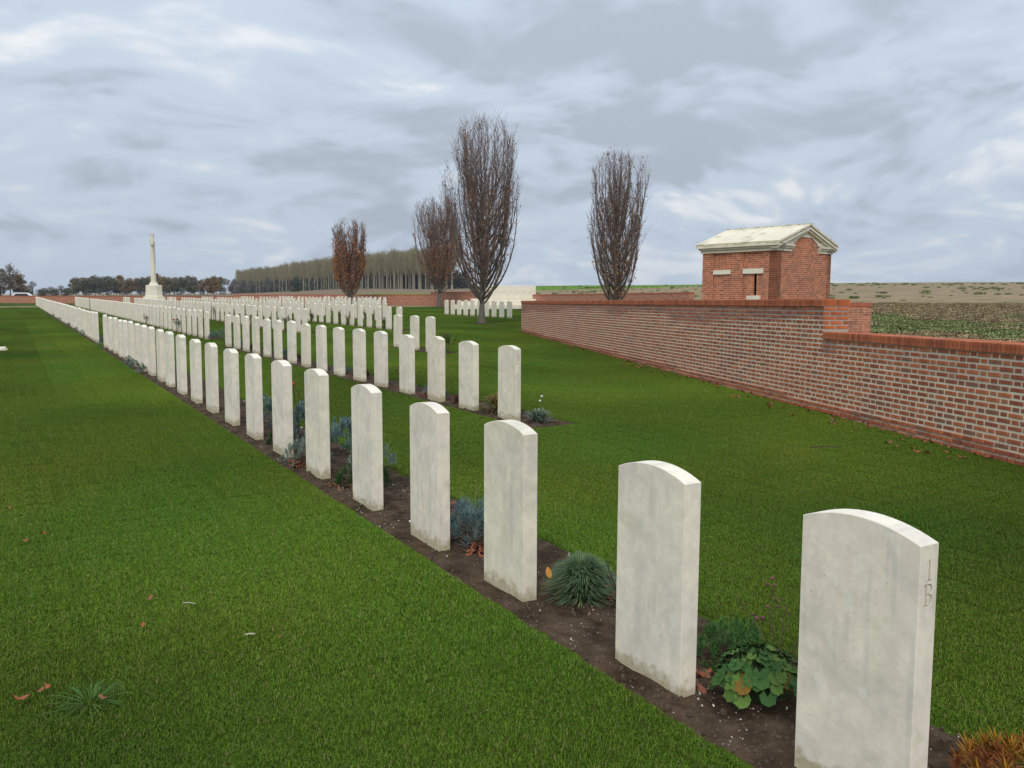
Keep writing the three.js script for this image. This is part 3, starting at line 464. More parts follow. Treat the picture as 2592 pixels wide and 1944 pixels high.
// ---------------------------------------------------------------- brick shelter with stone roof
{
  const ux = -0.651, uz = -0.759;                                 // direction of the long side, away from us
  const cx = 6.86, cz = -22.0, LS = 2.34, WS = 2.74;
  const turn = Math.atan2(-uz, ux);                               // local +x runs back along the visible long side, local -z into the gable width
  const t = thing('brick_shelter', 'small red brick shelter with pale stone gabled roof behind the wall', 'shelter', [cx, 0, cz], turn);
  const part = (n, g, m, p) => mesh(n, flipZ(g), m, p);
  const eye = 1.5171, Y0 = G(cx, cz) - 0.3, YC = eye + 1.375, YE = eye + 1.565;     // foot, underside of cornice, top of cornice
  // local frame: long side is the plane z = 0 facing +z; gable is the plane x = 0 facing -x
  const B = (w, h, d, x, y, z) => uvBox(w, h, d, x, y, z, 0.31, 0, BS);
  const span = (x0, x1, y0, y1, z0, z1) => B(x1 - x0, y1 - y0, z1 - z0, (x0 + x1) / 2, (y0 + y1) / 2, (z0 + z1) / 2);
  const RE = 0.045, TH = 0.22, u = (f) => f * LS;
  const r0 = u(0.165), r1 = u(0.435), l0 = u(0.60), l1 = u(0.845), lin0 = eye + 0.79, lin1 = eye + 0.925, sl0 = u(0.262), sl1 = u(0.298), si1 = eye + 0.215;
  const wall = [];
  wall.push(span(0, r0, Y0, YC, -TH, 0), span(r1, l0, Y0, YC, -TH, 0), span(l1, LS, Y0, YC, -TH, 0));
  wall.push(span(l0, l1, Y0, YC, -TH, -RE));                      // left niche
  wall.push(span(r0, r1, lin0, YC, -TH, -RE), span(r0, r1, Y0, si1, -TH, -RE), span(r0, sl0, si1, lin0, -RE - 0.04, -RE), span(sl1, r1, si1, lin0, -RE - 0.04, -RE));
  part('long_wall', mergeGeometries(wall), M.shelterBrick, t);
  part('back_wall', span(0, LS, Y0, YC, -WS, -WS + TH), M.shelterBrick, t);
  part('far_gable_wall', span(LS - TH, LS, Y0, YC, -WS + TH, -TH), M.shelterBrick, t);
  // gable wall: brick rises as a blunt arch into the stone pediment
  const half = WS / 2, rise = 0.505;
  const gs = new THREE.Shape(); gs.moveTo(-half, Y0); gs.lineTo(half, Y0); gs.lineTo(half, YC); gs.lineTo(0.60, YC); gs.lineTo(0.60, YC + 0.225); gs.lineTo(0.27, YC + 0.395); gs.lineTo(-0.27, YC + 0.395); gs.lineTo(-0.60, YC + 0.225); gs.lineTo(-0.60, YC); gs.lineTo(-half, YC); gs.closePath();
  const gg = new THREE.ExtrudeGeometry(gs, { depth: TH, bevelEnabled: false }); { const p = gg.attributes.position, uv = gg.attributes.uv; for (let i = 0; i < p.count; i++) uv.setXY(i, p.getX(i) * BS, p.getY(i) * BS); }
  gg.rotateY(-Math.PI / 2); gg.translate(TH, 0, -half); part('gable_wall', gg, M.shelterBrick, t);
  // stone dressings
  part('lintel', uvBox(l1 - l0 - 0.004, lin1 - lin0 - 0.02, 0.05, (l0 + l1) / 2, (lin0 + lin1) / 2 - 0.01, -0.02), M.stone, t);
  part('lintel', uvBox(r1 - r0 - 0.004, lin1 - lin0, 0.05, (r0 + r1) / 2, (lin0 + lin1) / 2, -0.02), M.stone, t);
  part('sill', uvBox(0.40, 0.125, 0.06, (sl0 + sl1) / 2 + 0.02, si1 - 0.075, -0.018), M.stone, t);
  // cornice: stacked bands round the long side and short returns on the gable
  const bands = [[YC, YC + 0.075, 0.035], [YC + 0.078, YC + 0.128, 0.07], [YC + 0.131, YE - 0.012, 0.11]];
  const sideBand = bands.map(([a, b, o]) => uvBox(LS + 2 * o, b - a, 0.30 + o, LS / 2, (a + b) / 2, o / 2 - 0.15 + o / 2));
  part('cornice', mergeGeometries(sideBand), M.stone, t);
  part('cornice_drip', uvBox(LS + 0.27, 0.03, 0.36, LS / 2, YE, -0.05), M.mossyStone, t);
  part('cornice', mergeGeometries(bands.map(([a, b, o]) => uvBox(LS + 2 * o, b - a, 0.30 + o, LS / 2, (a + b) / 2, -WS - o / 2 + 0.15 - o / 2))), M.stone, t);
  for (const s of [1, -1]) part('cornice_return', mergeGeometries(bands.map(([a, b, o]) => uvBox(0.25, b - a, 0.70 + (a > YC ? 0.05 : 0), 0.125 - o, (a + b) / 2 - 0.002, -half + s * (half - 0.35 + o * 0.4)))), M.stone, t);
  const roof = new THREE.Group(); roof.name = 'roof'; t.add(roof);
  // pediment: stone spandrels beside the brick arch, raking cornice bands
  for (const s of [1, -1]) {
    const q = new THREE.Shape(); q.moveTo(0.605 * s, YC + 0.19); q.lineTo((half + 0.02) * s, YC + 0.19); q.lineTo(0, YE + rise - 0.02); q.lineTo(0, YC + 0.399); q.lineTo(0.272 * s, YC + 0.399); q.lineTo(0.605 * s, YC + 0.228); q.closePath();
    const g = new THREE.ExtrudeGeometry(q, { depth: 0.16, bevelEnabled: false }); g.rotateY(-Math.PI / 2); g.translate(0.14, 0, -half); part('pediment_stone', g, M.stone, t);
    const slope = Math.atan2(rise, half + 0.12), len = Math.hypot(rise, half + 0.12);
    const rk = [[0.05, -0.115, 0.07], [0.06, -0.055, 0.11]].map(([h, dy, o]) => { const g = uvBox(0.22, h, len, 0.09 - o, 0, 0); g.rotateX(s * slope); g.translate(0, YE + rise / 2 + dy, -half + s * (half + 0.12) / 2); return g; });
    part('raking_cornice', mergeGeometries(rk), M.stone, t);
    // roof slope in stone slabs with lapped joints
    const slab = [], n = 4, RL = LS + 0.30; for (let k = 0; k < n; k++) { const w = RL / n; const g = uvBox(w - 0.006, 0.055, len + 0.02, -0.15 + (k + 0.5) * w, 0, 0, k * 0.7, s, 0.35); g.rotateX(s * slope); g.translate(0, YE + rise / 2 + 0.035, -half + s * (half + 0.12) / 2); slab.push(g); }
    for (const g of slab) part('roof_slab', g, M.roofStone, roof);
  }
  part('ridge', uvBox(LS + 0.31, 0.05, 0.12, LS / 2, YE + rise + 0.045, -half), M.mossyStone, roof);
  part('far_pediment', (() => { const q = new THREE.Shape(); q.moveTo(-half, YC - 0.01); q.lineTo(half, YC - 0.01); q.lineTo(half, YC + 0.18); q.lineTo(0, YE + rise - 0.06); q.lineTo(-half, YC + 0.18); const g = new THREE.ExtrudeGeometry(q, { depth: 0.14, bevelEnabled: false }); g.rotateY(-Math.PI / 2); g.translate(LS - 0.01, 0, -half); return g; })(), M.stone, t);
}

// ---------------------------------------------------------------- upright bare trees with a few brown leaves
function uprightTree(seed, H, Wd, o = {}) {
  const R = rng(seed), limbs = new Tubes(), twigs = new Tubes(), leaves = new Faces(), trunkT = new Tubes();
  const { nl = 60, nt = 20, ns = 3, leaf = 1500, trunkR = 0.16, fork = 0.85, leafCol = [0.20, 0.075, 0.028], low = 0.5, twigR = 0.0075, ls = 1 } = o;
  const lob = (az, f) => 0.55 + 0.85 * fbm(Math.cos(az) * 1.8 + seed, Math.sin(az) * 1.6 + f * 5 + seed * 2, 3);
  const env = (f) => mix(0.10, 1, ss(0.01, 0.27, f)) * (1 - 0.14 * ss(0.6, 0.92, f)) * (1 - 0.6 * ss(0.90, 1, f));
  const tp = [], tr = []; for (let k = 0; k <= 12; k++) { const f = k / 12; tp.push([Math.sin(k * 1.3 + seed) * 0.035 * f, -0.15 + f * H * 0.74, Math.cos(k * 1.7 + seed) * 0.035 * f]); const y = f * H * 0.74; tr.push(trunkR * (y < 0.25 ? 1.25 - y : 1) * Math.max(0.09, Math.pow(1 - f, 0.8) * (y > fork ? 0.72 : 1))); }
  trunkT.tube(tp, tr, 9);
  const bez = (a, b, c, t) => [0, 1, 2].map((k) => (1 - t) * (1 - t) * a[k] + 2 * t * (1 - t) * b[k] + t * t * c[k]);
  const tips = [];
  for (let i = 0; i < nl; i++) {
    const az = i * 2.39996 + R() * 0.6, q = i / nl, h0 = fork + Math.pow(q, 1.25) * H * 0.56 + R() * 0.2;
    const ht = Math.min(H * (0.84 + 0.16 * R()), h0 + H * mix(0.36 + 0.22 * R(), 0.42 + 0.12 * R(), q)); const rt = env(ht / H) * lob(az, ht / H) * Wd / 2 * (0.35 + 0.65 * Math.sqrt(R()));
    const hm = mix(h0, ht, 0.22), rm = Math.min(rt * (1.0 + 0.35 * R()), env(hm / H + 0.10) * Wd / 2 * 0.95);
    const cx = Math.cos(az), cz = Math.sin(az), a = [0, h0, 0], b = [cx * rm, hm, cz * rm], c = [cx * rt, ht, cz * rt]; const pts = [], rad = []; const n = 9, ph = R() * 6;
    const r0 = mix(0.042, 0.020, q) * (0.75 + 0.5 * R());
    for (let k = 0; k <= n; k++) { const t = k / n, p = bez(a, b, c, t); const wb = 0.045 * Math.sin(t * 9 + ph) * t; pts.push([p[0] + wb * cz, p[1], p[2] - wb * cx]); rad.push(r0 * Math.pow(1 - t, 0.8) + 0.006); }
    limbs.tube(pts, rad, 5);
    const NT = nt * (0.7 + 0.6 * R()) | 0;
    for (let k = 0; k < NT; k++) {
      const t = 0.12 + 0.88 * (k + R()) / NT, p = bez(a, b, c, Math.min(1, t)), dirA = az + (R() - 0.5) * 3.4, L = H * (0.055 + 0.085 * R()) * (1 - 0.2 * t), out = 0.16 + 0.30 * R(); const e = [p[0] + Math.cos(dirA) * L * out, p[1] + L * (0.93), p[2] + Math.sin(dirA) * L * out]; const rr = Math.hypot(e[0], e[2]), mx = env(e[1] / H) * lob(Math.atan2(e[2], e[0]), e[1] / H) * Wd / 2 * 1.15; if (rr > mx) { e[0] *= mx / rr; e[2] *= mx / rr; } if (e[1] > H * 1.0) e[1] = H - R() * 0.45;
      const m = [(p[0] * 0.5 + e[0] * 0.5) + Math.cos(dirA) * L * 0.08, (p[1] + e[1]) / 2 - L * 0.05, (p[2] + e[2]) / 2 + Math.sin(dirA) * L * 0.08];
      twigs.tube([p, bez(p, m, e, 0.35), bez(p, m, e, 0.7), e], [twigR * 1.5, twigR * 1.25, twigR, twigR * 0.55], 3); tips.push(e, bez(p, m, e, 0.5));
      for (let s = 0; s < ns; s++) { const q2 = bez(p, m, e, 0.2 + 0.75 * R()), d2 = R() * 6.283, L2 = L * (0.30 + 0.4 * R()), o2 = 0.25 + 0.45 * R(); const e2 = [q2[0] + Math.cos(d2) * L2 * o2, q2[1] + L2 * 0.9, q2[2] + Math.sin(d2) * L2 * o2]; twigs.tube([q2, [(q2[0] + e2[0]) / 2 + Math.cos(d2) * L2 * 0.1, (q2[1] + e2[1]) / 2, (q2[2] + e2[2]) / 2 + Math.sin(d2) * L2 * 0.1], e2], [twigR * 0.8, twigR * 0.7, twigR * 0.4], 3); tips.push(e2); }
    }
  }
  let made = 0, guard = 0; while (made < leaf && guard++ < leaf * 30) { const p = tips[Math.floor(R() * tips.length)], f = p[1] / H; if (R() > mix(1, 0.10, ss(low * 0.3, low * 1.7, f))) continue; if (R() > 0.35 + 0.65 * ss(0.45, 0.6, fbm(p[0] * 1.3 + seed, p[1] * 0.9 + p[2], 2))) continue; const s = (0.026 + 0.032 * R()) * ls, a = R() * 6.28, b = (R() - 0.5) * 2.4, c = vary(R() < 0.24 ? [leafCol[0] * 1.7, leafCol[1] * 2.0, leafCol[2]] : leafCol, R, 0.35); const ux = Math.cos(a) * s, uz = Math.sin(a) * s, vy = -Math.cos(b) * s * 1.4, vx = -Math.sin(a) * Math.sin(b) * s * 1.4, vz = Math.cos(a) * Math.sin(b) * s * 1.4; const q = [p[0] + (R() - 0.5) * 0.06, p[1] - 0.02, p[2] + (R() - 0.5) * 0.06]; leaves.poly([[q[0], q[1], q[2]], [q[0] + ux * 0.6 + vx * 0.5, q[1] + vy * 0.5, q[2] + uz * 0.6 + vz * 0.5], [q[0] + vx, q[1] + vy, q[2] + vz], [q[0] - ux * 0.6 + vx * 0.5, q[1] + vy * 0.5, q[2] - uz * 0.6 + vz * 0.5]], c); made++; }
  return { trunk: trunkT.geo(), limbs: limbs.geo(), twigs: twigs.geo(), leaves: leaves.geo() };
}
const trunkMat = std(C(0.140, 0.122, 0.094), 0.95, { bumpMap: grainBump, bumpScale: 0.02 });
const twigMat = std(C(0.195, 0.130, 0.108), 0.95), twigMatB = std(C(0.175, 0.115, 0.090), 0.95);
function placeTree(label, x, z, H, Wd, o, seed, twm = twigMat) { const g = uprightTree(seed, H, Wd, o); const t = thing('upright_tree', label, 'tree', [x, G(x, z), z], seed); mesh('trunk', g.trunk, trunkMat, t); mesh('limbs', g.limbs, barkMat, t); const tw = mesh('twigs', g.twigs, twm, t); tw.userData.kind = 'stuff'; const lv = mesh('leaves', g.leaves, leafMat, t); lv.userData.kind = 'stuff'; return t; }
placeTree('biggest bare upright tree on the lawn beside the brick wall', -1.26, -34.9, 8.4, 3.1, { nl: 78, nt: 22, ns: 3, leaf: 3200, leafCol: [0.24, 0.092, 0.040], trunkR: 0.155, fork: 0.7, twigR: 0.0055 }, 11);
placeTree('bare upright tree rising behind the long brick wall', 4.15, -34.0, 6.85, 2.4, { nl: 60, nt: 20, ns: 3, leaf: 3000, trunkR: 0.14, fork: 0.5, twigR: 0.0055, leafCol: [0.27, 0.10, 0.025], low: 0.3 }, 23);
placeTree('smaller brown-leaved upright tree left of and behind the biggest tree', -5.75, -66.3, 8.6, 3.9, { nl: 56, nt: 22, ns: 4, leaf: 7000, ls: 1.15, trunkR: 0.2, fork: 0.9, twigR: 0.009, leafCol: [0.34, 0.120, 0.045], low: 0.5 }, 37, twigMatB);
placeTree('orange-leaved upright tree standing above the middle of the headstones', -13.3, -69.5, 7.1, 3.2, { nl: 54, nt: 24, ns: 4, leaf: 12000, ls: 1.2, trunkR: 0.2, fork: 0.5, twigR: 0.009, leafCol: [0.44, 0.150, 0.045], low: 0.6 }, 53, twigMatB);
for (const [x, z, r] of [[-1.26, -34.9, 0.55], [-5.75, -66.3, 0.6]]) { const g = new THREE.CircleGeometry(r, 22); g.rotateX(-Math.PI / 2); const p = g.attributes.position; for (let i = 0; i < p.count; i++) { const k = i ? 0.8 + 0.35 * h2(i, 8) : 0; const px = x + p.getX(i) * k, pz = z + p.getZ(i) * k; p.setXYZ(i, px, G(px, pz) + (i ? 0.012 : 0.06), pz); } g.computeVertexNormals(); const m = mesh('tree_pit', g, soilMat); m.userData.kind = 'structure'; }

// ---------------------------------------------------------------- background woods
function poplarGeo(seed) {
  const R = rng(seed), tr = new Tubes(), tw = new Tubes(), H = 12; tr.tube([[0, -0.3, 0], [0.05, H * 0.35, 0], [-0.04, H * 0.7, 0.05], [0, H * 0.97, 0]], [0.17, 0.13, 0.08, 0.02], 6);
  for (let i = 0; i < 60; i++) { const q = i / 60, h = H * (0.36 + 0.52 * q), az = i * 2.4, L = Math.min(H - h + 0.3, mix(3.4, 1.6, q)) * (0.7 + 0.4 * R()), o = mix(0.62, 0.5, q); const e = [Math.cos(az) * L * o, h + L * 0.85, Math.sin(az) * L * o]; tw.tube([[0, h, 0], [e[0] * 0.6, h + L * 0.4, e[2] * 0.6], e], [0.035, 0.024, 0.012], 3); for (let k = 0; k < 10; k++) { const f = 0.25 + 0.75 * R(), a2 = R() * 6.28, l2 = 0.45 + 0.7 * R(); const p = [e[0] * f, h + L * 0.8 * f, e[2] * f]; tw.tube([p, [p[0] + Math.cos(a2) * l2 * 0.4, p[1] + l2 * 0.9, p[2] + Math.sin(a2) * l2 * 0.4]], [0.018, 0.010], 3); } }
  return [tr.geo(), tw.geo()];
}
{
  const pg = [poplarGeo(1), poplarGeo(2), poplarGeo(3)], trunkM = std(C(0.34, 0.31, 0.22), 0.9), twM = std(C(0.300, 0.255, 0.140), 0.95), R = rng(808);
  // front rank, each tree its own
  const A1 = [-17, -236], B1 = [-147, -452], n = 44; const back = [];
  for (let k = 0; k < n; k++) {
    const f = Math.pow(k / (n - 1), 1.15), x = mix(A1[0], B1[0], f) + (R() - 0.5) * 0.8, z = mix(A1[1], B1[1], f), s = 0.86 + 0.22 * R(); const t = thing('poplar_tree', `pale slender poplar, ${ord(k + 1)} from the right in the plantation's front rank`, 'tree', [x, T(x, z), z], R() * 6, 'front rank of poplars'); t.scale.setScalar(s); mesh('trunk', pg[k % 3][0], trunkM, t); mesh('crown', pg[k % 3][1], twM, t);
    for (let r = 1; r < 8; r++) for (let q = 0; q < 2; q++) { const bx = x - r * 0.5 - q * 1.6 + (R() - 0.5), bz = z - r * 5.5 - q * 1.5 + (R() - 0.5); back.push([bx, bz, 0.82 + 0.28 * R(), (k + r + q) % 3]); }
  }
  const o = new THREE.Object3D(); const grp = new THREE.Group(); grp.name = numbered('poplar_plantation'); tag(grp, 'hazy mass of bare poplars behind the front rank of the plantation', 'trees', null, 'stuff'); scene.add(grp);
  for (let v = 0; v < 3; v++) for (let q = 0; q < 2; q++) { const L = back.filter((b) => b[3] === v); const im = new THREE.InstancedMesh(pg[v][q], q ? twM : trunkM, L.length); im.name = q ? 'crowns' : 'trunks'; im.userData.kind = 'stuff'; im.castShadow = im.receiveShadow = true; L.forEach(([x, z, s], i) => { o.position.set(x, T(x, z), z); o.rotation.set(0, i, 0); o.scale.setScalar(s); o.updateMatrix(); im.setMatrixAt(i, o.matrix); }); grp.add(im); }
}
// round-headed trees and shrubs: trunk, limbs, and a crown of many small leaves in clumps
function bushGeo(seed, H, Wd, nL, s0, dense = 1, base = 0.18) {
  const R = rng(seed), tr = new Tubes(), F = new Faces(); const cl_ = []; const nC = 26; for (let i = 0; i < nC; i++) { const f = base + (1 - base) * Math.pow(R(), 0.9), r = Wd / 2 * Math.sqrt(R()) * Math.sin(Math.PI * cl(0.18 + 0.78 * f)), a = R() * 6.28; cl_.push([Math.cos(a) * r, f * H * 0.92, Math.sin(a) * r, Wd * (0.10 + 0.12 * R())]); }
  tr.tube([[0, -0.3, 0], [0.05, H * 0.3, 0], [0, H * 0.6, 0.08]], [0.035 * H * 0.5, 0.028 * H * 0.5, 0.012 * H * 0.5], 6); for (const c of cl_) { const h = H * (0.16 + 0.3 * R()); tr.tube([[0, h, 0], [c[0] * 0.5, mix(h, c[1], 0.6), c[2] * 0.5], [c[0], c[1] + c[3] * 0.6, c[2]]], [0.012 * H * 0.5, 0.008 * H * 0.5, 0.003 * H], 4); }
  for (let i = 0; i < nL; i++) { const c = cl_[i % nC]; let x, y, z; do { x = R() * 2 - 1; y = R() * 2 - 1; z = R() * 2 - 1; } while (x * x + y * y + z * z > 1); const p = [c[0] + x * c[3] * 1.25, c[1] + y * c[3], c[2] + z * c[3] * 1.25]; const s = s0 * (0.5 + R()), a = R() * 6.28, b = R() * 3.1; const k = 0.65 + 0.7 * R(), t2 = (R() - 0.5) * 0.3; const ux = Math.cos(a) * s, uy = (R() - 0.5) * s, uz = Math.sin(a) * s, vx = -Math.sin(a) * Math.cos(b) * s, vy = Math.sin(b) * s, vz = Math.cos(a) * Math.cos(b) * s; F.poly([[p[0] - ux, p[1] - uy, p[2] - uz], [p[0] + vx, p[1] + vy, p[2] + vz], [p[0] + ux, p[1] + uy, p[2] + uz]], [k * (1 + t2), k, k * (1 - t2 * 0.5)]); }
  return [tr.geo(), F.geo()];
}
{
  const kinds = [bushGeo(5, 9, 7.5, 3600, 0.30), bushGeo(6, 9, 6, 3000, 0.30), bushGeo(7, 9, 8.5, 3200, 0.30), bushGeo(8, 5, 7, 2600, 0.26, 1, 0.02), bushGeo(9, 11, 6.5, 1200, 0.22)];
  const tone = (r, g, b) => new THREE.MeshStandardMaterial({ color: C(r, g, b), vertexColors: true, roughness: 0.9, side: THREE.DoubleSide });
  const tones = [tone(0.215, 0.145, 0.065), tone(0.150, 0.135, 0.065), tone(0.255, 0.155, 0.060), tone(0.115, 0.118, 0.070), tone(0.21, 0.19, 0.15)]; const names = ['russet', 'olive green', 'orange brown', 'dark green', 'grey leafless'];
  const bark = std(C(0.10, 0.085, 0.065), 0.95), R = rng(606); const cnt = {};
  function far(k, tn, px, D, s, sy, where, kindName = 'tree') {
    const dx = (px - 1296) / 2124.5, l = Math.hypot(dx, 1), x = D * dx / l, z = -D / l; const key = names[tn] + kindName + where; cnt[key] = (cnt[key] || 0) + 1;
    const t = thing(kindName === 'shrub' ? 'dark_shrub' : 'woodland_tree', `${names[tn]} ${kindName}, ${ord(cnt[key])} such from the left, ${where}`, kindName, [x, T(x, z), z], R() * 6.28, 'trees along the far field'); t.scale.set(s, s * sy, s); mesh('trunk', kinds[k][0], bark, t); mesh('crown', kinds[k][1], tones[tn], t);
  }
  // tall group at the left edge
  for (const [px, D, k, tn, s, sy] of [[-60, 255, 0, 1, 1.0, 1.0], [-15, 250, 4, 4, 0.9, 0.95], [8, 252, 1, 1, 0.92, 0.9], [32, 245, 4, 4, 0.85, 0.95], [50, 256, 1, 0, 0.95, 0.72], [66, 262, 0, 1, 0.55, 0.62], [88, 330, 4, 4, 0.62, 0.80]]) far(k, tn, px, D, s, sy, 'tall group at left edge');
  // low hedge, then the autumn wood behind the cross
  for (const [px, D, k, tn, s, sy] of [[118, 300, 3, 3, 0.62, 0.75], [136, 305, 3, 1, 0.62, 0.85], [160, 305, 4, 4, 0.55, 0.6], [176, 300, 3, 3, 0.6, 0.8]]) far(k, tn, px, D, s, sy, 'low hedge left of cross', 'shrub');
  const xs = []; for (let px = 198; px < 572; px += 13 + R() * 5) xs.push(px);
  xs.forEach((px, i) => { const tn = [1, 0, 3, 1, 4, 3, 0, 2, 1, 0, 2, 3, 1, 2, 0][i % 15]; far(i % 3, tn, px, 312 + R() * 26, 0.62 + 0.16 * R(), 0.92 + 0.22 * R(), 'autumn wood behind the cross'); });
  xs.forEach((px, i) => { if (i % 2 === 0) far(4, 4, px + 6, 350 + R() * 20, 0.66, 0.9, 'back of the autumn wood'); });
  for (const [px, D, s] of [[588, 330, 0.45], [604, 420, 0.5]]) far(4, 4, px, D, s, 0.9, 'gap before the poplars');
  // dark undergrowth at the foot of the plantation
  const und = new THREE.InstancedMesh(kinds[3][1], tone(0.11, 0.105, 0.08), 120), und2 = new THREE.InstancedMesh(kinds[4][1], tone(0.20, 0.18, 0.15), 160); const o = new THREE.Object3D();
  for (let i = 0; i < 120; i++) { const f = (i + R()) / 120, x = mix(-14, -152, Math.pow(f, 1.1)), z = mix(-246, -455, Math.pow(f, 1.1)) + 1.5 - R() * 10; o.position.set(x, T(x, z) - 0.3, z); o.rotation.set(0, R() * 6, 0); const s = 0.55 + 0.35 * R(); o.scale.set(s, s * (0.95 + 0.5 * R()) * (f > 0.55 ? 1.25 : 1), s); o.updateMatrix(); und.setMatrixAt(i, o.matrix); }
  for (let i = 0; i < 160; i++) { const f = (i + R()) / 160, x = mix(-15, -152, Math.pow(f, 1.1)) - 2, z = mix(-246, -455, Math.pow(f, 1.1)) - 8 - R() * 20; o.position.set(x, T(x, z) - 0.3, z); o.rotation.set(0, R() * 6, 0); const s = 0.5 + 0.2 * R(); o.scale.set(s, s * 0.8, s); o.updateMatrix(); und2.setMatrixAt(i, o.matrix); }
  und.name = numbered('undergrowth'); tag(und, 'dark bushy undergrowth at the foot of the poplar plantation', 'undergrowth', null, 'stuff'); und2.name = numbered('undergrowth'); tag(und2, 'greyish bare scrub among the poplar trunks', 'undergrowth', null, 'stuff'); for (const u of [und, und2]) { u.castShadow = u.receiveShadow = true; scene.add(u); }
  { const x = -82, z = -320; const t = thing('dark_shrub', 'dark evergreen bush in front of the poplar plantation', 'bush', [x, T(x, z), z], 1); t.scale.set(0.75, 1.0, 0.75); mesh('trunk', kinds[3][0], bark, t); mesh('crown', kinds[3][1], tone(0.040, 0.060, 0.026), t); }
}

// ---------------------------------------------------------------- rough growth on the field
{
  const R = rng(515), o = new THREE.Object3D(), col = new THREE.Color();
  function tuftGeo(seed, n, Hh, spread) { const R = rng(seed), F = new Faces(); for (let i = 0; i < n; i++) { const a = R() * 6.28, r = spread * 0.5 * Math.sqrt(R()), x = Math.cos(a) * r, z = Math.sin(a) * r, L = Hh * (0.5 + 0.6 * R()), w = 0.010 + 0.012 * R(), b = a + (R() - 0.5) * 2, ln = L * (0.2 + 0.7 * R()); const dx = Math.cos(b), dz = Math.sin(b); const k = 0.7 + 0.6 * R(); F.strip([[x - dz * w, -0.02, z + dx * w], [x + dx * ln * 0.5 - dz * w, L * 0.7, z + dz * ln * 0.5 + dx * w]], [[x + dz * w, -0.02, z - dx * w], [x + dx * ln * 0.5 + dz * w, L * 0.7, z + dz * ln * 0.5 - dx * w]], [k, k, k], [x + dx * ln, L * 0.85, z + dz * ln]); } return F.geo(); }
  const gm = new THREE.MeshPhysicalMaterial({ vertexColors: true, roughness: 0.95, specularIntensity: 0.15, side: THREE.DoubleSide });
  const rough = [], weeds = [];
  for (let i = 0; i < 26000; i++) { const s = 0.06 + 0.62 * R(), D = 12 + 44 * Math.sqrt(R()); const z = -D / Math.hypot(1, s), x = -z * s; if (onLawn(x, z) || wallSide(x, z) < 0.5) continue; const e = D + (fbm(x * 0.1, z * 0.1, 4) - 0.5) * 16; const green = 1 - ss(33, 42, e); if (R() > 0.45 + 0.55 * green) continue; const n = fbm(x * 0.35 + 9, z * 0.35, 4); rough.push([x, z, 0.5 + 0.7 * R(), green > 0.5 && n < 0.56 ? 0 : 1]); }
  for (let i = 0; i < 650; i++) { const s = 0.03 + 0.66 * R(), D = 50 + 185 * Math.pow(R(), 0.8); const z = -D / Math.hypot(1, s), x = -z * s; if (fbm(x * 0.06 + 4, z * 0.06, 3) < 0.47) continue; weeds.push([x, z, (0.35 + 0.9 * R() * R()) * (1 + D / 200), R()]); }
  const rg = new THREE.InstancedMesh(tuftGeo(1, 30, 0.10, 0.34), gm, rough.length); rough.forEach(([x, z, s, b], i) => { o.position.set(x, T(x, z), z); o.rotation.set(0, R() * 6.28, 0); o.scale.set(s * 1.3, s, s * 1.3); o.updateMatrix(); rg.setMatrixAt(i, o.matrix); const k = 0.7 + 0.6 * R(); if (b) col.setRGB(0.33 * k, 0.255 * k, 0.145 * k); else col.setRGB(0.225 * k, 0.255 * k, 0.105 * k); rg.setColorAt(i, col); });
  rg.name = numbered('rough_grass'); tag(rg, 'rough mixed green and dead grass on the verge behind the wall', 'grass', null, 'stuff');
  const wg = new THREE.InstancedMesh(tuftGeo(2, 60, 0.30, 0.6), gm, weeds.length); weeds.forEach(([x, z, s, b], i) => { o.position.set(x, T(x, z), z); o.rotation.set(0, R() * 6.28, 0); o.scale.set(s, s * 0.7, s); o.updateMatrix(); wg.setMatrixAt(i, o.matrix); const k = 0.7 + 0.6 * R(); col.setRGB(0.165 * k, 0.205 * k, 0.075 * k); wg.setColorAt(i, col); });
  wg.name = numbered('field_weeds'); tag(wg, 'scattered low green weeds dotting the pale stubble field', 'weeds', null, 'stuff');
  for (const m of [rg, wg]) { m.castShadow = m.receiveShadow = true; scene.add(m); }
}

// ---------------------------------------------------------------- plants in the beds
const stemMat = std(C(0.060, 0.035, 0.026), 0.9), greenStem = std(C(0.09, 0.13, 0.05), 0.8);
function bladeTuft(seed, n, r, Hh, cols, w = 0.0016, droop = 0.8) {
  const R = rng(seed), F = new Faces(); for (let i = 0; i < n; i++) { const a = R() * 6.283, q = Math.sqrt(R()), x = Math.cos(a) * r * 0.22 * q, z = Math.sin(a) * r * 0.22 * q, b = a + (R() - 0.5) * 0.9, out = r * (0.15 + 0.95 * q) * (0.75 + 0.4 * R()), up = Hh * Math.sqrt(Math.max(0.03, 1 - Math.pow(out / r / 1.15, 2))) * (0.85 + 0.25 * R()), c = vary(cols[Math.floor(R() * cols.length)], R, 0.3), ww = w * (0.7 + 0.6 * R()); const dx = Math.cos(b), dz = Math.sin(b), l = [], rr = []; for (let k = 0; k < 4; k++) { const t = k / 4, px = x + dx * out * Math.pow(t, 1.3), pz = z + dz * out * Math.pow(t, 1.3), py = up * (1 - Math.pow(1 - t, 1.8)) - droop * 0.15 * up * t * t * (out / r); l.push([px - dz * ww, py, pz + dx * ww]); rr.push([px + dz * ww, py, pz - dx * ww]); } F.strip(l, rr, c, [x + dx * out, Math.max(0.004, up * (1 - droop * 0.25 * out / r)), z + dz * out]); } return F.geo();
}
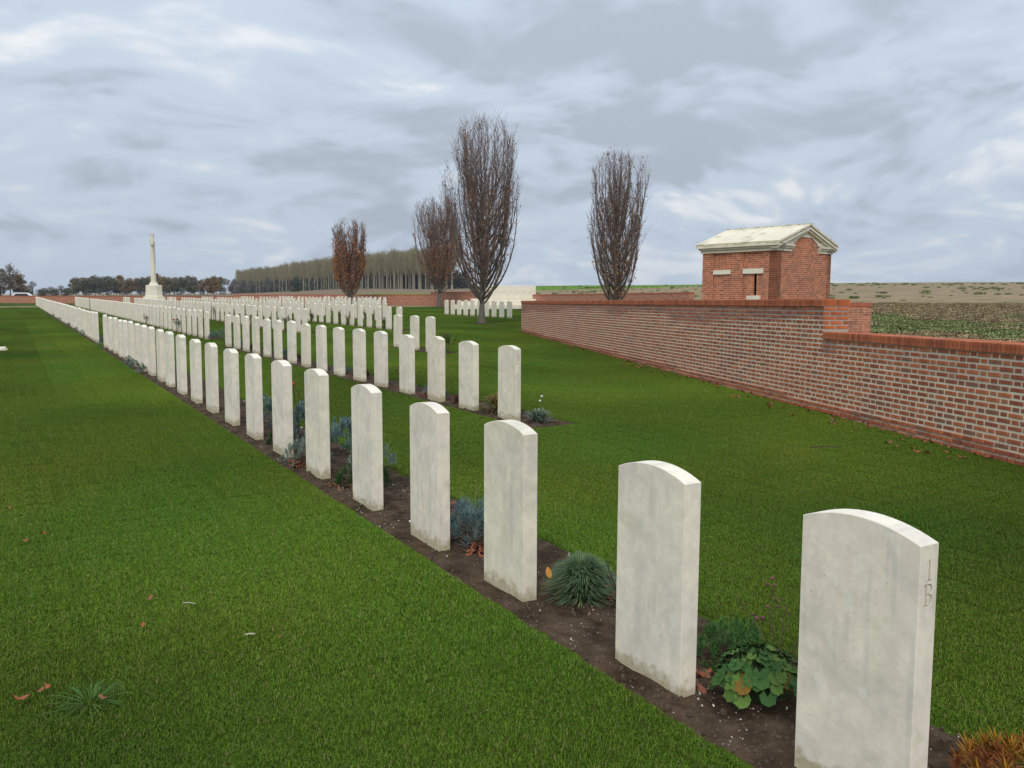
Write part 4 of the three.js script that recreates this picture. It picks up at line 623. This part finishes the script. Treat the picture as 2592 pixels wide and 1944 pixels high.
function rosettes(seed, n, r, Hh, cols, per = 26, len = 0.045, w = 0.004) {          // mound of spiky or feathery shoots
  const R = rng(seed), F = new Faces(); for (let i = 0; i < n; i++) { const a = R() * 6.283, q = Math.sqrt(R()), x = Math.cos(a) * r * q, z = Math.sin(a) * r * q, y = Hh * Math.sqrt(Math.max(0, 1 - q * q)) * (0.55 + 0.5 * R()), c0 = cols[Math.floor(R() * cols.length)]; const lean = [x / r * 0.6, 1, z / r * 0.6]; for (let k = 0; k < per; k++) { const b = k * 2.4 + R(), el = (0.1 + 0.9 * k / per) * 1.3, L = len * (0.7 + 0.6 * R()); const d = [Math.cos(b) * Math.cos(el) + lean[0] * 0.4, Math.sin(el) * 0.9, Math.sin(b) * Math.cos(el) + lean[2] * 0.4]; const yb = Math.max(0.004, y - 0.03 + 0.035 * k / per); const c = vary(c0, R, 0.28), sx = -Math.sin(b) * w, sz = Math.cos(b) * w; F.strip([[x - sx * 0.5, yb, z - sz * 0.5], [x + d[0] * L * 0.5 - sx, yb + d[1] * L * 0.5, z + d[2] * L * 0.5 - sz]], [[x + sx * 0.5, yb, z + sz * 0.5], [x + d[0] * L * 0.5 + sx, yb + d[1] * L * 0.5, z + d[2] * L * 0.5 + sz]], c, [x + d[0] * L, Math.max(0.003, yb + d[1] * L), z + d[2] * L]); } } return F.geo();
}
function lobedLeaves(seed, n, r, Hh) {
  const R = rng(seed), F = new Faces(), S = new Tubes(); for (let i = 0; i < n; i++) { const a = i * 2.4 + R(), q = Math.sqrt((i + 0.5) / n), x = Math.cos(a) * r * q, z = Math.sin(a) * r * q, y = 0.03 + Hh * Math.sqrt(Math.max(0, 1.02 - q * q)) * (0.7 + 0.4 * R()), s = 0.017 + 0.019 * R(); const tilt = 0.25 + 0.75 * q + (R() - 0.5) * 0.5, ca = Math.cos(a), sa = Math.sin(a); const base = R() < 0.07 ? [0.21, 0.115, 0.02] : R() < 0.3 ? [0.085, 0.150, 0.030] : [0.038, 0.092, 0.022], col = vary(base, R, 0.25); const pts = []; const N = 28; for (let k = 0; k < N; k++) { const w = k / N * 6.283, rad = s * (0.90 + 0.07 * Math.cos(w * 7) + 0.03 * Math.cos(w * 14)) * (Math.abs(w - 3.14) < 0.35 ? 0.35 : 1); const lu = Math.cos(w) * rad, lv = Math.sin(w) * rad, up = Math.pow(rad / s, 2) * s * 0.22 * (1 + 0.5 * Math.cos(w * 7)); const ox = lu * Math.cos(tilt) + up * Math.sin(tilt), oy = -lu * Math.sin(tilt) + up * Math.cos(tilt); pts.push([x + ca * ox - sa * lv, Math.max(0.004, y + oy), z + sa * ox + ca * lv]); } const b = F.p.length / 3; F.p.push(x, y, z); F.c.push(...col); for (const p of pts) { F.p.push(...p); F.c.push(...col); } for (let k = 0; k < N; k++) F.i.push(b, b + 1 + k, b + 1 + (k + 1) % N); S.tube([[x * 0.2, 0, z * 0.2], [x * 0.6, y * 0.6, z * 0.6], [x, y - 0.002, z]], [0.0016, 0.0015, 0.0012], 3); } return [F.geo(), S.geo()];
}
function twiggy(seed, n, Hh, spread, th = 1) { const R = rng(seed), S = new Tubes(), ends = []; for (let i = 0; i < n; i++) { const a = R() * 6.283, o = spread * (0.3 + 0.7 * R()), h = Hh * (0.6 + 0.4 * R()), e = [Math.cos(a) * o, h, Math.sin(a) * o], m = [e[0] * 0.35 + (R() - 0.5) * 0.03, h * 0.5, e[2] * 0.35 + (R() - 0.5) * 0.03]; S.tube([[e[0] * 0.08, -0.01, e[2] * 0.08], m, e], [0.0042 * th, 0.0034 * th, 0.0018 * th], 5); ends.push(e); for (let k = 0; k < 2; k++) { const f = 0.45 + 0.4 * R(), p = [mix(m[0], e[0], f), mix(m[1], e[1], f), mix(m[2], e[2], f)], b = R() * 6.28, l = Hh * 0.2 * (0.6 + R()), q = [p[0] + Math.cos(b) * l * 0.5, p[1] + l * 0.8, p[2] + Math.sin(b) * l * 0.5]; S.tube([p, q], [0.0024 * th, 0.0014 * th], 4); ends.push(q); } } return [S.geo(), ends]; }
function smallLeaves(seed, ends, per, s, cols, droop = 0.5) { const R = rng(seed), F = new Faces(); for (const e of ends) for (let k = 0; k < per; k++) { const a = R() * 6.28, f = 0.55 + 0.45 * R(), p = [e[0] * f, e[1] * f, e[2] * f], L = s * (0.7 + 0.6 * R()), w = L * 0.34, c = vary(cols[Math.floor(R() * cols.length)], R, 0.3), dx = Math.cos(a), dz = Math.sin(a), dy = (R() - droop) * 0.9; F.poly([p, [p[0] + dx * L * 0.45 - dz * w, p[1] + dy * L * 0.5, p[2] + dz * L * 0.45 + dx * w], [p[0] + dx * L, p[1] + dy * L - 0.1 * L, p[2] + dz * L], [p[0] + dx * L * 0.45 + dz * w, p[1] + dy * L * 0.5, p[2] + dz * L * 0.45 - dx * w]], c); } return F.geo(); }
function bloom(r) { const gs = []; for (let k = 0; k < 3; k++) { const g = new THREE.SphereGeometry(r * (1 - k * 0.27), 9, 6, 0, 6.283, 0.15 + 0.35 * (k === 0 ? 1 : 0), 1.7); g.scale(1, 0.85, 1); g.translate(0, k * r * 0.12, 0); gs.push(g); } return mergeGeometries(gs); }
const redMat = std(C(0.42, 0.018, 0.018), 0.6), darkBud = std(C(0.12, 0.035, 0.045), 0.8), pinkBud = std(C(0.20, 0.06, 0.07), 0.8); redMat.side = THREE.DoubleSide;
const COLS = { fescue: [[0.090, 0.175, 0.080], [0.120, 0.205, 0.110], [0.185, 0.225, 0.085]], pink: [[0.13, 0.21, 0.215], [0.10, 0.165, 0.165], [0.17, 0.24, 0.235]], silver: [[0.20, 0.255, 0.20], [0.15, 0.20, 0.145], [0.25, 0.29, 0.24]], dark: [[0.028, 0.070, 0.016], [0.045, 0.095, 0.022]], rose: [[0.035, 0.060, 0.022], [0.085, 0.030, 0.030], [0.11, 0.035, 0.03]], lily: [[0.10, 0.145, 0.028], [0.20, 0.15, 0.035], [0.24, 0.09, 0.05]], heath: [[0.040, 0.112, 0.022], [0.060, 0.150, 0.032], [0.080, 0.170, 0.040]], spurge: [[0.26, 0.085, 0.012], [0.20, 0.06, 0.014], [0.10, 0.10, 0.016], [0.30, 0.14, 0.014]] };
function plantAt(name, label, cat, al, pe, group) { const [x, z] = W2(al, pe); return thing(name, label, cat, [x, Math.max(G(x, z) + 0.002, soilY(al, pe) - 0.006), z], al * 3.7, group); }
function rose(label, al, pe, seed, Hh, o = {}) { const t = plantAt('rose_bush', label, 'rose bush', al, pe, o.group || 'roses in the beds'); const [s, e] = twiggy(seed, o.n || 4, Hh, o.spread || 0.10); mesh('stems', s, stemMat, t); if (o.leaves !== 0) mesh('leaves', smallLeaves(seed, e, o.leaves || 4, o.ls || 0.034, COLS.rose), leafMat, t); (o.flowers || []).forEach((k) => { const f = mesh('flower', bloom(o.fr || 0.018), o.mat || redMat, t); const p = e[k % e.length]; f.position.set(p[0], p[1], p[2]); }); return t; }
{
  let t;
  t = plantAt('spurge', 'orange and green spiky low plant beside the nearest headstone', 'plant', 1.22, 2.44); mesh('foliage', rosettes(1, 62, 0.19, 0.15, COLS.spurge, 24, 0.042, 0.0030), leafMat, t);
  t = plantAt('leafy_perennial', 'clump of scalloped green leaves beside the nearest headstone', 'plant', 2.02, 2.24); { const [f, s] = lobedLeaves(2, 135, 0.165, 0.15); mesh('leaves', f, leafMat, t); mesh('leaf_stalks', s, greenStem, t); }
  t = plantAt('cushion_plant', 'dark mossy green cushion left of the scalloped leaves', 'plant', 2.30, 2.40); mesh('foliage', rosettes(3, 120, 0.15, 0.16, COLS.heath, 22, 0.024, 0.0022), leafMat, t);
  t = plantAt('spent_flowers', 'thin stems with small dull pink seed heads above the scalloped leaves', 'plant', 2.10, 2.42); { const [s, e] = twiggy(44, 8, 0.34, 0.22, 0.4); const th = new Tubes(); mesh('stems', s, std(C(0.10, 0.055, 0.045), 0.9), t).scale.set(1, 1, 1); e.slice(0, 10).forEach((p, i) => { const f = mesh('seed_head', new THREE.IcosahedronGeometry(0.0055 + 0.004 * h2(i, 9), 1), i % 3 ? darkBud : pinkBud, t); f.position.set(...p); }); }
  t = plantAt('blue_fescue', 'dense tuft of blue-green fescue grass between two front headstones', 'plant', 3.16, 2.27); mesh('blades', bladeTuft(4, 2200, 0.165, 0.225, COLS.fescue, 0.0013, 0.9), leafMat, t);
  { const lf = new THREE.Shape(); lf.moveTo(0, -0.028); lf.bezierCurveTo(0.020, -0.018, 0.018, 0.010, 0.004, 0.030); lf.bezierCurveTo(-0.016, 0.014, -0.019, -0.012, 0, -0.028); const g = new THREE.ExtrudeGeometry(lf, { depth: 0.0012, bevelEnabled: false, curveSegments: 8 }); g.rotateX(-0.5); g.rotateZ(0.35); const [x, z] = W2(3.22, 2.12); const m = mesh('fallen_leaf', g, std(C(0.48, 0.19, 0.01), 0.7)); m.position.set(x, G(x, z) + 0.135, z); tag(m, 'bright orange-yellow leaf caught on the blue fescue tuft', 'leaf'); }
  rose('bare thorny rose with two dull red buds beside the blue fescue', 2.92, 2.33, 61, 0.24, { n: 6, leaves: 1, ls: 0.018, flowers: [0, 3, 6], fr: 0.009, mat: pinkBud, spread: 0.10 });
  t = plantAt('dianthus', 'spiky blue-grey dianthus mound beside the third headstone gap', 'plant', 4.27, 2.30); mesh('foliage', rosettes(6, 80, 0.20, 0.22, COLS.pink, 28, 0.058, 0.0021), leafMat, t);
  { const [s, e] = twiggy(7, 1, 0.33, 0.02); mesh('dry_stalk', s, std(C(0.22, 0.22, 0.10), 0.9), t); }
  rose('spindly nearly leafless rose beside the fifth front headstone', 5.05, 2.30, 63, 0.34, { n: 3, leaves: 1, ls: 0.02, spread: 0.14 });
  t = plantAt('leafy_perennial', 'small green leaves by brown litter behind the fourth front headstone', 'plant', 4.95, 2.36); { const [f, s] = lobedLeaves(9, 14, 0.08, 0.06); mesh('leaves', f, leafMat, t); mesh('leaf_stalks', s, greenStem, t); }
  t = plantAt('santolina', 'silvery feathery shrub between the fifth and sixth front headstones', 'plant', 6.25, 2.42); mesh('foliage', rosettes(12, 70, 0.20, 0.27, COLS.silver, 24, 0.036, 0.0026), leafMat, t);
  t = plantAt('cushion_plant', 'dark green low mound below the silvery shrub', 'plant', 5.92, 2.22); mesh('foliage', rosettes(13, 110, 0.20, 0.19, COLS.dark, 22, 0.03, 0.0030), leafMat, t);
  t = plantAt('santolina', 'silver-green shrub spilling past the seventh front headstone', 'plant', 6.93, 2.10); mesh('foliage', rosettes(14, 95, 0.21, 0.25, COLS.silver, 24, 0.034, 0.0026), leafMat, t);
  t = plantAt('dianthus', 'blue-grey mound behind the silver-green shrub', 'plant', 7.2, 2.5); mesh('foliage', rosettes(15, 70, 0.20, 0.30, COLS.pink, 24, 0.055, 0.0026), leafMat, t);
  t = plantAt('red_bedding', 'cluster of bright red bedding flowers between front headstones', 'plant', 7.93, 2.16); mesh('foliage', rosettes(16, 50, 0.13, 0.13, COLS.dark, 18, 0.035, 0.004), leafMat, t); for (let k = 0; k < 6; k++) { const f = mesh('flower', bloom(0.026), redMat, t); f.position.set(Math.cos(k) * 0.05, 0.15 + 0.015 * (k % 3), Math.sin(k * 1.9) * 0.05); }
  t = plantAt('dianthus', 'tall blue-grey mound behind the red bedding flowers', 'plant', 8.1, 2.44); mesh('foliage', rosettes(17, 80, 0.20, 0.36, COLS.pink, 24, 0.055, 0.0030), leafMat, t);
  rose('tall rose with a single red bloom beside the eighth front headstone', 8.02, 2.36, 65, 0.66, { n: 2, leaves: 2, flowers: [0], fr: 0.02, spread: 0.1 });
  t = plantAt('dianthus', 'blue-grey mound between the eighth and ninth front headstones', 'plant', 9.0, 2.30); mesh('foliage', rosettes(18, 70, 0.18, 0.32, COLS.pink, 22, 0.05, 0.0032), leafMat, t);
  // grey tufts on the left of the front bed farther on
  [[18.0, 1.93], [17.0, 1.92], [15.9, 1.92], [30.5, 1.95], [33.3, 1.95], [37.8, 1.95], [45.2, 1.95], [52.0, 1.95]].forEach(([al, pe], i) => { t = plantAt('grey_tuft', `grey-green tuft at the left foot of the front row, ${ord(i + 1)} by distance`, 'plant', al, pe, 'tufts along the front row'); mesh('foliage', rosettes(70 + i, 24, 0.10, 0.17, COLS.silver, 14, 0.045, 0.005), leafMat, t); });
  rose('red-flowered rose in the gap after the near block of the front row', 25.3, 2.35, 66, 0.75, { n: 4, leaves: 5, ls: 0.07, flowers: [0], fr: 0.045 });
  t = plantAt('grey_tuft', 'grey-green mound in the gap after the near block', 'plant', 24.7, 2.2); mesh('foliage', rosettes(88, 50, 0.28, 0.24, COLS.pink, 16, 0.07, 0.007), leafMat, t);
  // second row
  t = plantAt('lambs_ear', 'grey-leaved tuft right of the headstone carved 1 C', 'plant', 7.70, 4.92); mesh('foliage', bladeTuft(21, 120, 0.17, 0.17, [[0.16, 0.21, 0.155], [0.12, 0.17, 0.11], [0.21, 0.25, 0.20]], 0.0065, 0.9), leafMat, t); { const wf = std(C(0.75, 0.75, 0.78), 0.7); for (let k = 0; k < 2; k++) { const f = mesh('flower', bloom(0.013), wf, t); f.position.set(-0.05 + 0.02 * k, 0.28 - 0.05 * k, 0.06); } const S = new Tubes(); S.tube([[0, 0, 0.02], [-0.03, 0.15, 0.05], [-0.05, 0.28, 0.06]], [0.003, 0.002, 0.002], 4); mesh('stem', S.geo(), greenStem, t); }
  t = plantAt('day_lily', 'yellow and red strap-leaved clump left of the headstone carved 1 C', 'plant', 8.60, 4.95); mesh('foliage', bladeTuft(22, 240, 0.26, 0.26, COLS.lily, 0.0062, 1.0), leafMat, t); { const S = new Tubes(); S.tube([[0.02, 0, 0.02], [0.12, 0.2, 0.05], [0.17, 0.42, 0.07]], [0.004, 0.003, 0.003], 4); S.tube([[0.17, 0.42, 0.07], [0.18, 0.48, 0.072], [0.185, 0.54, 0.074]], [0.009, 0.011, 0.004], 6); mesh('seed_spike', S.geo(), std(C(0.16, 0.075, 0.035), 0.9), t); }
  const R = rng(321); const gaps = (L) => L.slice(1).map((v, i) => (v + L[i]) / 2);
  gaps(ROWS[1].near).slice(1).forEach((al, i) => {
    const k = i % 4, pe = 4.75 + 0.12 + 0.14 * R(), lab = `beside the ${ord(i + 2)} gap of the second row`;
    if (k === 0) { t = plantAt('low_perennial', `reddish leafy mound ${lab}`, 'plant', al, pe, 'plants along the second row'); mesh('foliage', rosettes(200 + i, 30, 0.14, 0.14, [[0.12, 0.04, 0.025], [0.07, 0.075, 0.025]], 14, 0.05, 0.007), leafMat, t); }
    else if (k === 1) { t = plantAt('grey_tuft', `blue-grey mound ${lab}`, 'plant', al, pe, 'plants along the second row'); mesh('foliage', rosettes(200 + i, 36, 0.16, 0.18, COLS.pink, 16, 0.05, 0.005), leafMat, t); }
    else rose(`dark-leaved rose ${lab}`, al, pe, 200 + i, 0.34 + 0.16 * R(), { n: 4, leaves: 5, ls: 0.05, spread: 0.14, flowers: i === 4 || i === 9 ? [0] : [], fr: 0.022, group: 'plants along the second row' });
  });
  t = plantAt('grey_tuft', 'blue-grey mound at the near end of the second row middle block', 'plant', 25.4, 5.2); mesh('foliage', rosettes(301, 50, 0.34, 0.30, COLS.pink, 16, 0.07, 0.007), leafMat, t);
  rose('rose with red bloom left of the end headstones of the third row', 18.1, 8.55, 330, 0.95, { n: 3, leaves: 5, ls: 0.06, flowers: [0, 3], fr: 0.034 });
  rose('bushy dark rose at the end of the third row', 17.15, 8.5, 331, 0.5, { n: 6, leaves: 8, ls: 0.06, spread: 0.2 });
  const far = [[1, 27], [1, 30.2], [1, 33.4], [1, 38], [1, 44], [2, 28.6], [2, 31.3], [2, 34.1], [2, 37.3], [2, 41], [3, 28.9], [3, 31.9], [3, 33.8], [3, 36.7], [3, 39.7], [4, 37.5], [4, 40.4], [4, 43]];
  far.forEach(([r, al], i) => { rose(`dark rose bush, ${ord(far.slice(0, i + 1).filter((f) => f[0] === r).length)} by distance in the ${ROWS[r].name} row's middle block`, al + 0.45, ROWS[r].pe(al) + (i % 2 ? -0.1 : 0.2), 400 + i, 0.42 + 0.3 * R(), { n: 5, leaves: 6, ls: 0.075, spread: 0.18, flowers: i % 5 === 1 ? [0] : [], fr: 0.04 }); });
}
// ---------------------------------------------------------------- fallen leaves, straws, a coarse clump on the lawn
{
  const R = rng(919); const lg = [0, 1, 2].map((q) => { const R = rng(q + 40), F = new Faces(), N = 12, L = 0.032, b = 0; F.p.push(0, 0, 0); F.c.push(1, 1, 1); for (let k = 0; k < N; k++) { const w = k / N * 6.283, r = L * (0.62 + 0.38 * Math.abs(Math.cos(w))) * (0.85 + 0.3 * R()); F.p.push(Math.cos(w) * r, 0.010 * Math.cos(2 * w + q) + 0.006 * R(), Math.sin(w) * r * 0.6); const k2 = 0.8 + 0.4 * R(); F.c.push(k2, k2, k2); } for (let k = 0; k < N; k++) F.i.push(0, 1 + k, 1 + (k + 1) % N); return F.geo(); });
  const lm = [[0.30, 0.070, 0.022], [0.24, 0.075, 0.030], [0.20, 0.060, 0.030], [0.17, 0.085, 0.04]].map((c) => new THREE.MeshStandardMaterial({ color: C(...c), vertexColors: true, roughness: 0.8, side: THREE.DoubleSide }));
  const named = [[-3.33, -5.45, 'farthest brown leaf on the lawn at the left edge'], [-2.81, -4.73, 'small brown leaf on the left lawn, nearer of a pair'], [-2.78, -4.87, 'small brown leaf on the left lawn, farther of a pair'], [-1.69, -3.81, 'single brown leaf in the middle of the left lawn'], [-1.58, -3.49, 'brown leaf just nearer than the single one on the left lawn'], [-0.96, -3.37, 'orange leaf on the left lawn nearest the front row'], [-1.74, -2.85, 'largest orange leaf in the lower left corner'], [-1.70, -2.90, 'middle leaf of three in the lower left corner'], [-1.69, -2.94, 'farthest leaf of three in the lower left corner'], [-1.44, -2.85, 'orange leaf lying on the coarse grass clump']];
  named.forEach(([x, z, lab], i) => { const m = mesh('fallen_leaf', lg[i % 3], lm[i % 2]); m.position.set(x, G(x, z) + 0.034, z); m.rotation.set((R() - 0.5) * 0.7, R() * 6.28, (R() - 0.5) * 0.7); m.scale.setScalar(i === 6 ? 0.95 : 0.62); tag(m, lab, 'leaf', 'fallen leaves on the left lawn'); });
  { const S = new Tubes(); S.tube([[0, 0, 0], [0.03, 0.006, 0.012], [0.065, 0.004, 0.02]], [0.0014, 0.0016, 0.001], 4); const m = mesh('dry_straw', S.geo(), std(C(0.6, 0.6, 0.5), 0.7)); m.position.set(-1.51, G(-1.51, -3.75) + 0.033, -3.75); tag(m, 'pale dry straw lying on the left lawn', 'straw'); }
  { const S = new Tubes(); S.tube([[0, 0, 0], [0.02, 0.004, 0.0], [0.045, 0.008, 0.01]], [0.003, 0.004, 0.0015], 5); const m = mesh('wood_chip', S.geo(), std(C(0.45, 0.40, 0.30), 0.8)); m.position.set(-1.11, G(-1.11, -3.39) + 0.033, -3.39); tag(m, 'short pale chip of wood on the left lawn', 'chip'); }
  { const t = thing('coarse_grass_clump', 'clump of longer coarse grass in the lower left lawn', 'grass', [-1.50, G(-1.50, -2.87), -2.87]); mesh('blades', bladeTuft(55, 80, 0.15, 0.05, [[0.055, 0.125, 0.025], [0.08, 0.15, 0.035]], 0.0011, 0.9), leafMat, t); }
  { const S = new Tubes(); S.tube([[-0.14, 0.008, 0], [0, 0.02, 0.02], [0.15, 0.012, -0.01]], [0.004, 0.004, 0.002], 4); S.tube([[0.02, 0.02, 0.02], [0.10, 0.02, 0.08]], [0.003, 0.0015], 4); const m = mesh('fallen_twig', S.geo(), stemMat); m.position.set(2.82, G(2.82, -7.46) + 0.03, -7.46); tag(m, 'thin forked twig on the lawn before the brick wall', 'twig'); }
  // drift of leaves along the foot of the wall and litter in the beds
  const o = new THREE.Object3D();
  function drift(name, label, n, place, sc) { for (let q = 0; q < 2; q++) { } const grp = new THREE.Group(); grp.name = numbered(name); tag(grp, label, 'leaves', null, 'stuff'); scene.add(grp); for (let q = 0; q < 4; q++) { const L = []; for (let i = 0; i < n / 4; i++) L.push(place()); const im = new THREE.InstancedMesh(lg[q % 3], lm[q], L.length); im.name = 'leaves'; im.userData.kind = 'stuff'; im.castShadow = im.receiveShadow = true; L.forEach(([x, y, z], i) => { o.position.set(x, y, z); o.rotation.set((R() - 0.5) * 1.1, R() * 6.28, (R() - 0.5) * 1.1); o.scale.setScalar(sc * (0.6 + 0.7 * R())); o.updateMatrix(); im.setMatrixAt(i, o.matrix); }); grp.add(im); } }
  drift('leaf_drift', 'scattered brown leaves along the foot of the brick wall', 190, () => { const s = 0.3 + Math.pow(R(), 1.3) * 15, d = 0.03 + 0.5 * Math.pow(R(), 2.6), x = WN[0] + wdx * s - wnx * d, z = WN[1] + wdz * s - wnz * d; return [x, G(x, z) + 0.026, z]; }, 0.85);
  const spots = [[1.15, 2.25, 0.18, 8], [2.2, 2.2, 0.22, 10], [3.1, 2.35, 0.22, 26], [3.0, 2.42, 0.14, 16], [4.0, 2.2, 0.2, 34], [4.85, 2.4, 0.22, 44], [5.9, 2.1, 0.25, 24], [6.8, 2.02, 0.2, 18], [7.9, 2.2, 0.2, 14], [9.5, 4.95, 0.3, 18], [10.4, 4.9, 0.3, 30], [11.4, 4.9, 0.3, 26], [13.2, 4.9, 0.4, 16]]; const tot = spots.reduce((a, s) => a + s[3], 0);
  drift('leaf_litter', 'brown leaf litter lying on the soil beds', tot, () => { let k = R() * tot, i = 0; while (k > spots[i][3]) { k -= spots[i][3]; i++; } const s = spots[i], al = s[0] + (R() + R() - 1) * s[2], pe = s[1] + (R() + R() - 1) * s[2] * 0.6, [x, z] = W2(al, pe); return [x, Math.max(G(x, z) + 0.004, soilY(al, pe)) + 0.008, z]; }, 0.8);
}
// ---------------------------------------------------------------- white car behind the far wall
{
  const x = -60.6, z = -105; const t = thing('parked_car', 'white car half hidden behind the boundary wall at far left', 'car', [x, T(x, z), z], 0.35); const white = std(C(0.75, 0.76, 0.76), 0.35), dark = std(C(0.02, 0.025, 0.03), 0.2);
  const s = new THREE.Shape(); s.moveTo(-1.6, 0.25); s.lineTo(1.6, 0.25); s.lineTo(1.62, 0.62); s.lineTo(0.95, 0.76); s.lineTo(-1.55, 0.80); s.lineTo(-1.66, 0.5); s.closePath(); mesh('body', new THREE.ExtrudeGeometry(s, { depth: 1.3, bevelEnabled: true, bevelSize: 0.05, bevelThickness: 0.05 }).translate(0, 0, -0.65), white, t);
  const c = new THREE.Shape(); c.moveTo(-1.45, 0.8); c.lineTo(0.85, 0.78); c.lineTo(0.3, 1.22); c.lineTo(-1.05, 1.24); c.closePath(); const cab = mesh('cabin', new THREE.ExtrudeGeometry(c, { depth: 1.1, bevelEnabled: true, bevelSize: 0.05, bevelThickness: 0.05 }).translate(0, 0, -0.55), white, t);
  const w = new THREE.Shape(); w.moveTo(-1.2, 0.86); w.lineTo(0.6, 0.85); w.lineTo(0.25, 1.15); w.lineTo(-0.95, 1.16); w.closePath(); mesh('window', new THREE.ExtrudeGeometry(w, { depth: 1.24, bevelEnabled: false }).translate(0, 0, -0.62), dark, cab);
  for (const px of [-1.05, 1.05]) for (const pz of [-0.62, 0.62]) { const g = new THREE.CylinderGeometry(0.3, 0.3, 0.18, 18); g.rotateX(Math.PI / 2); g.translate(px, 0.28, pz); mesh('wheel', g, dark, t); }
}

scene.fog = new THREE.FogExp2(C(0.66, 0.72, 0.80), 0.00018);
renderer.render(scene, camera);
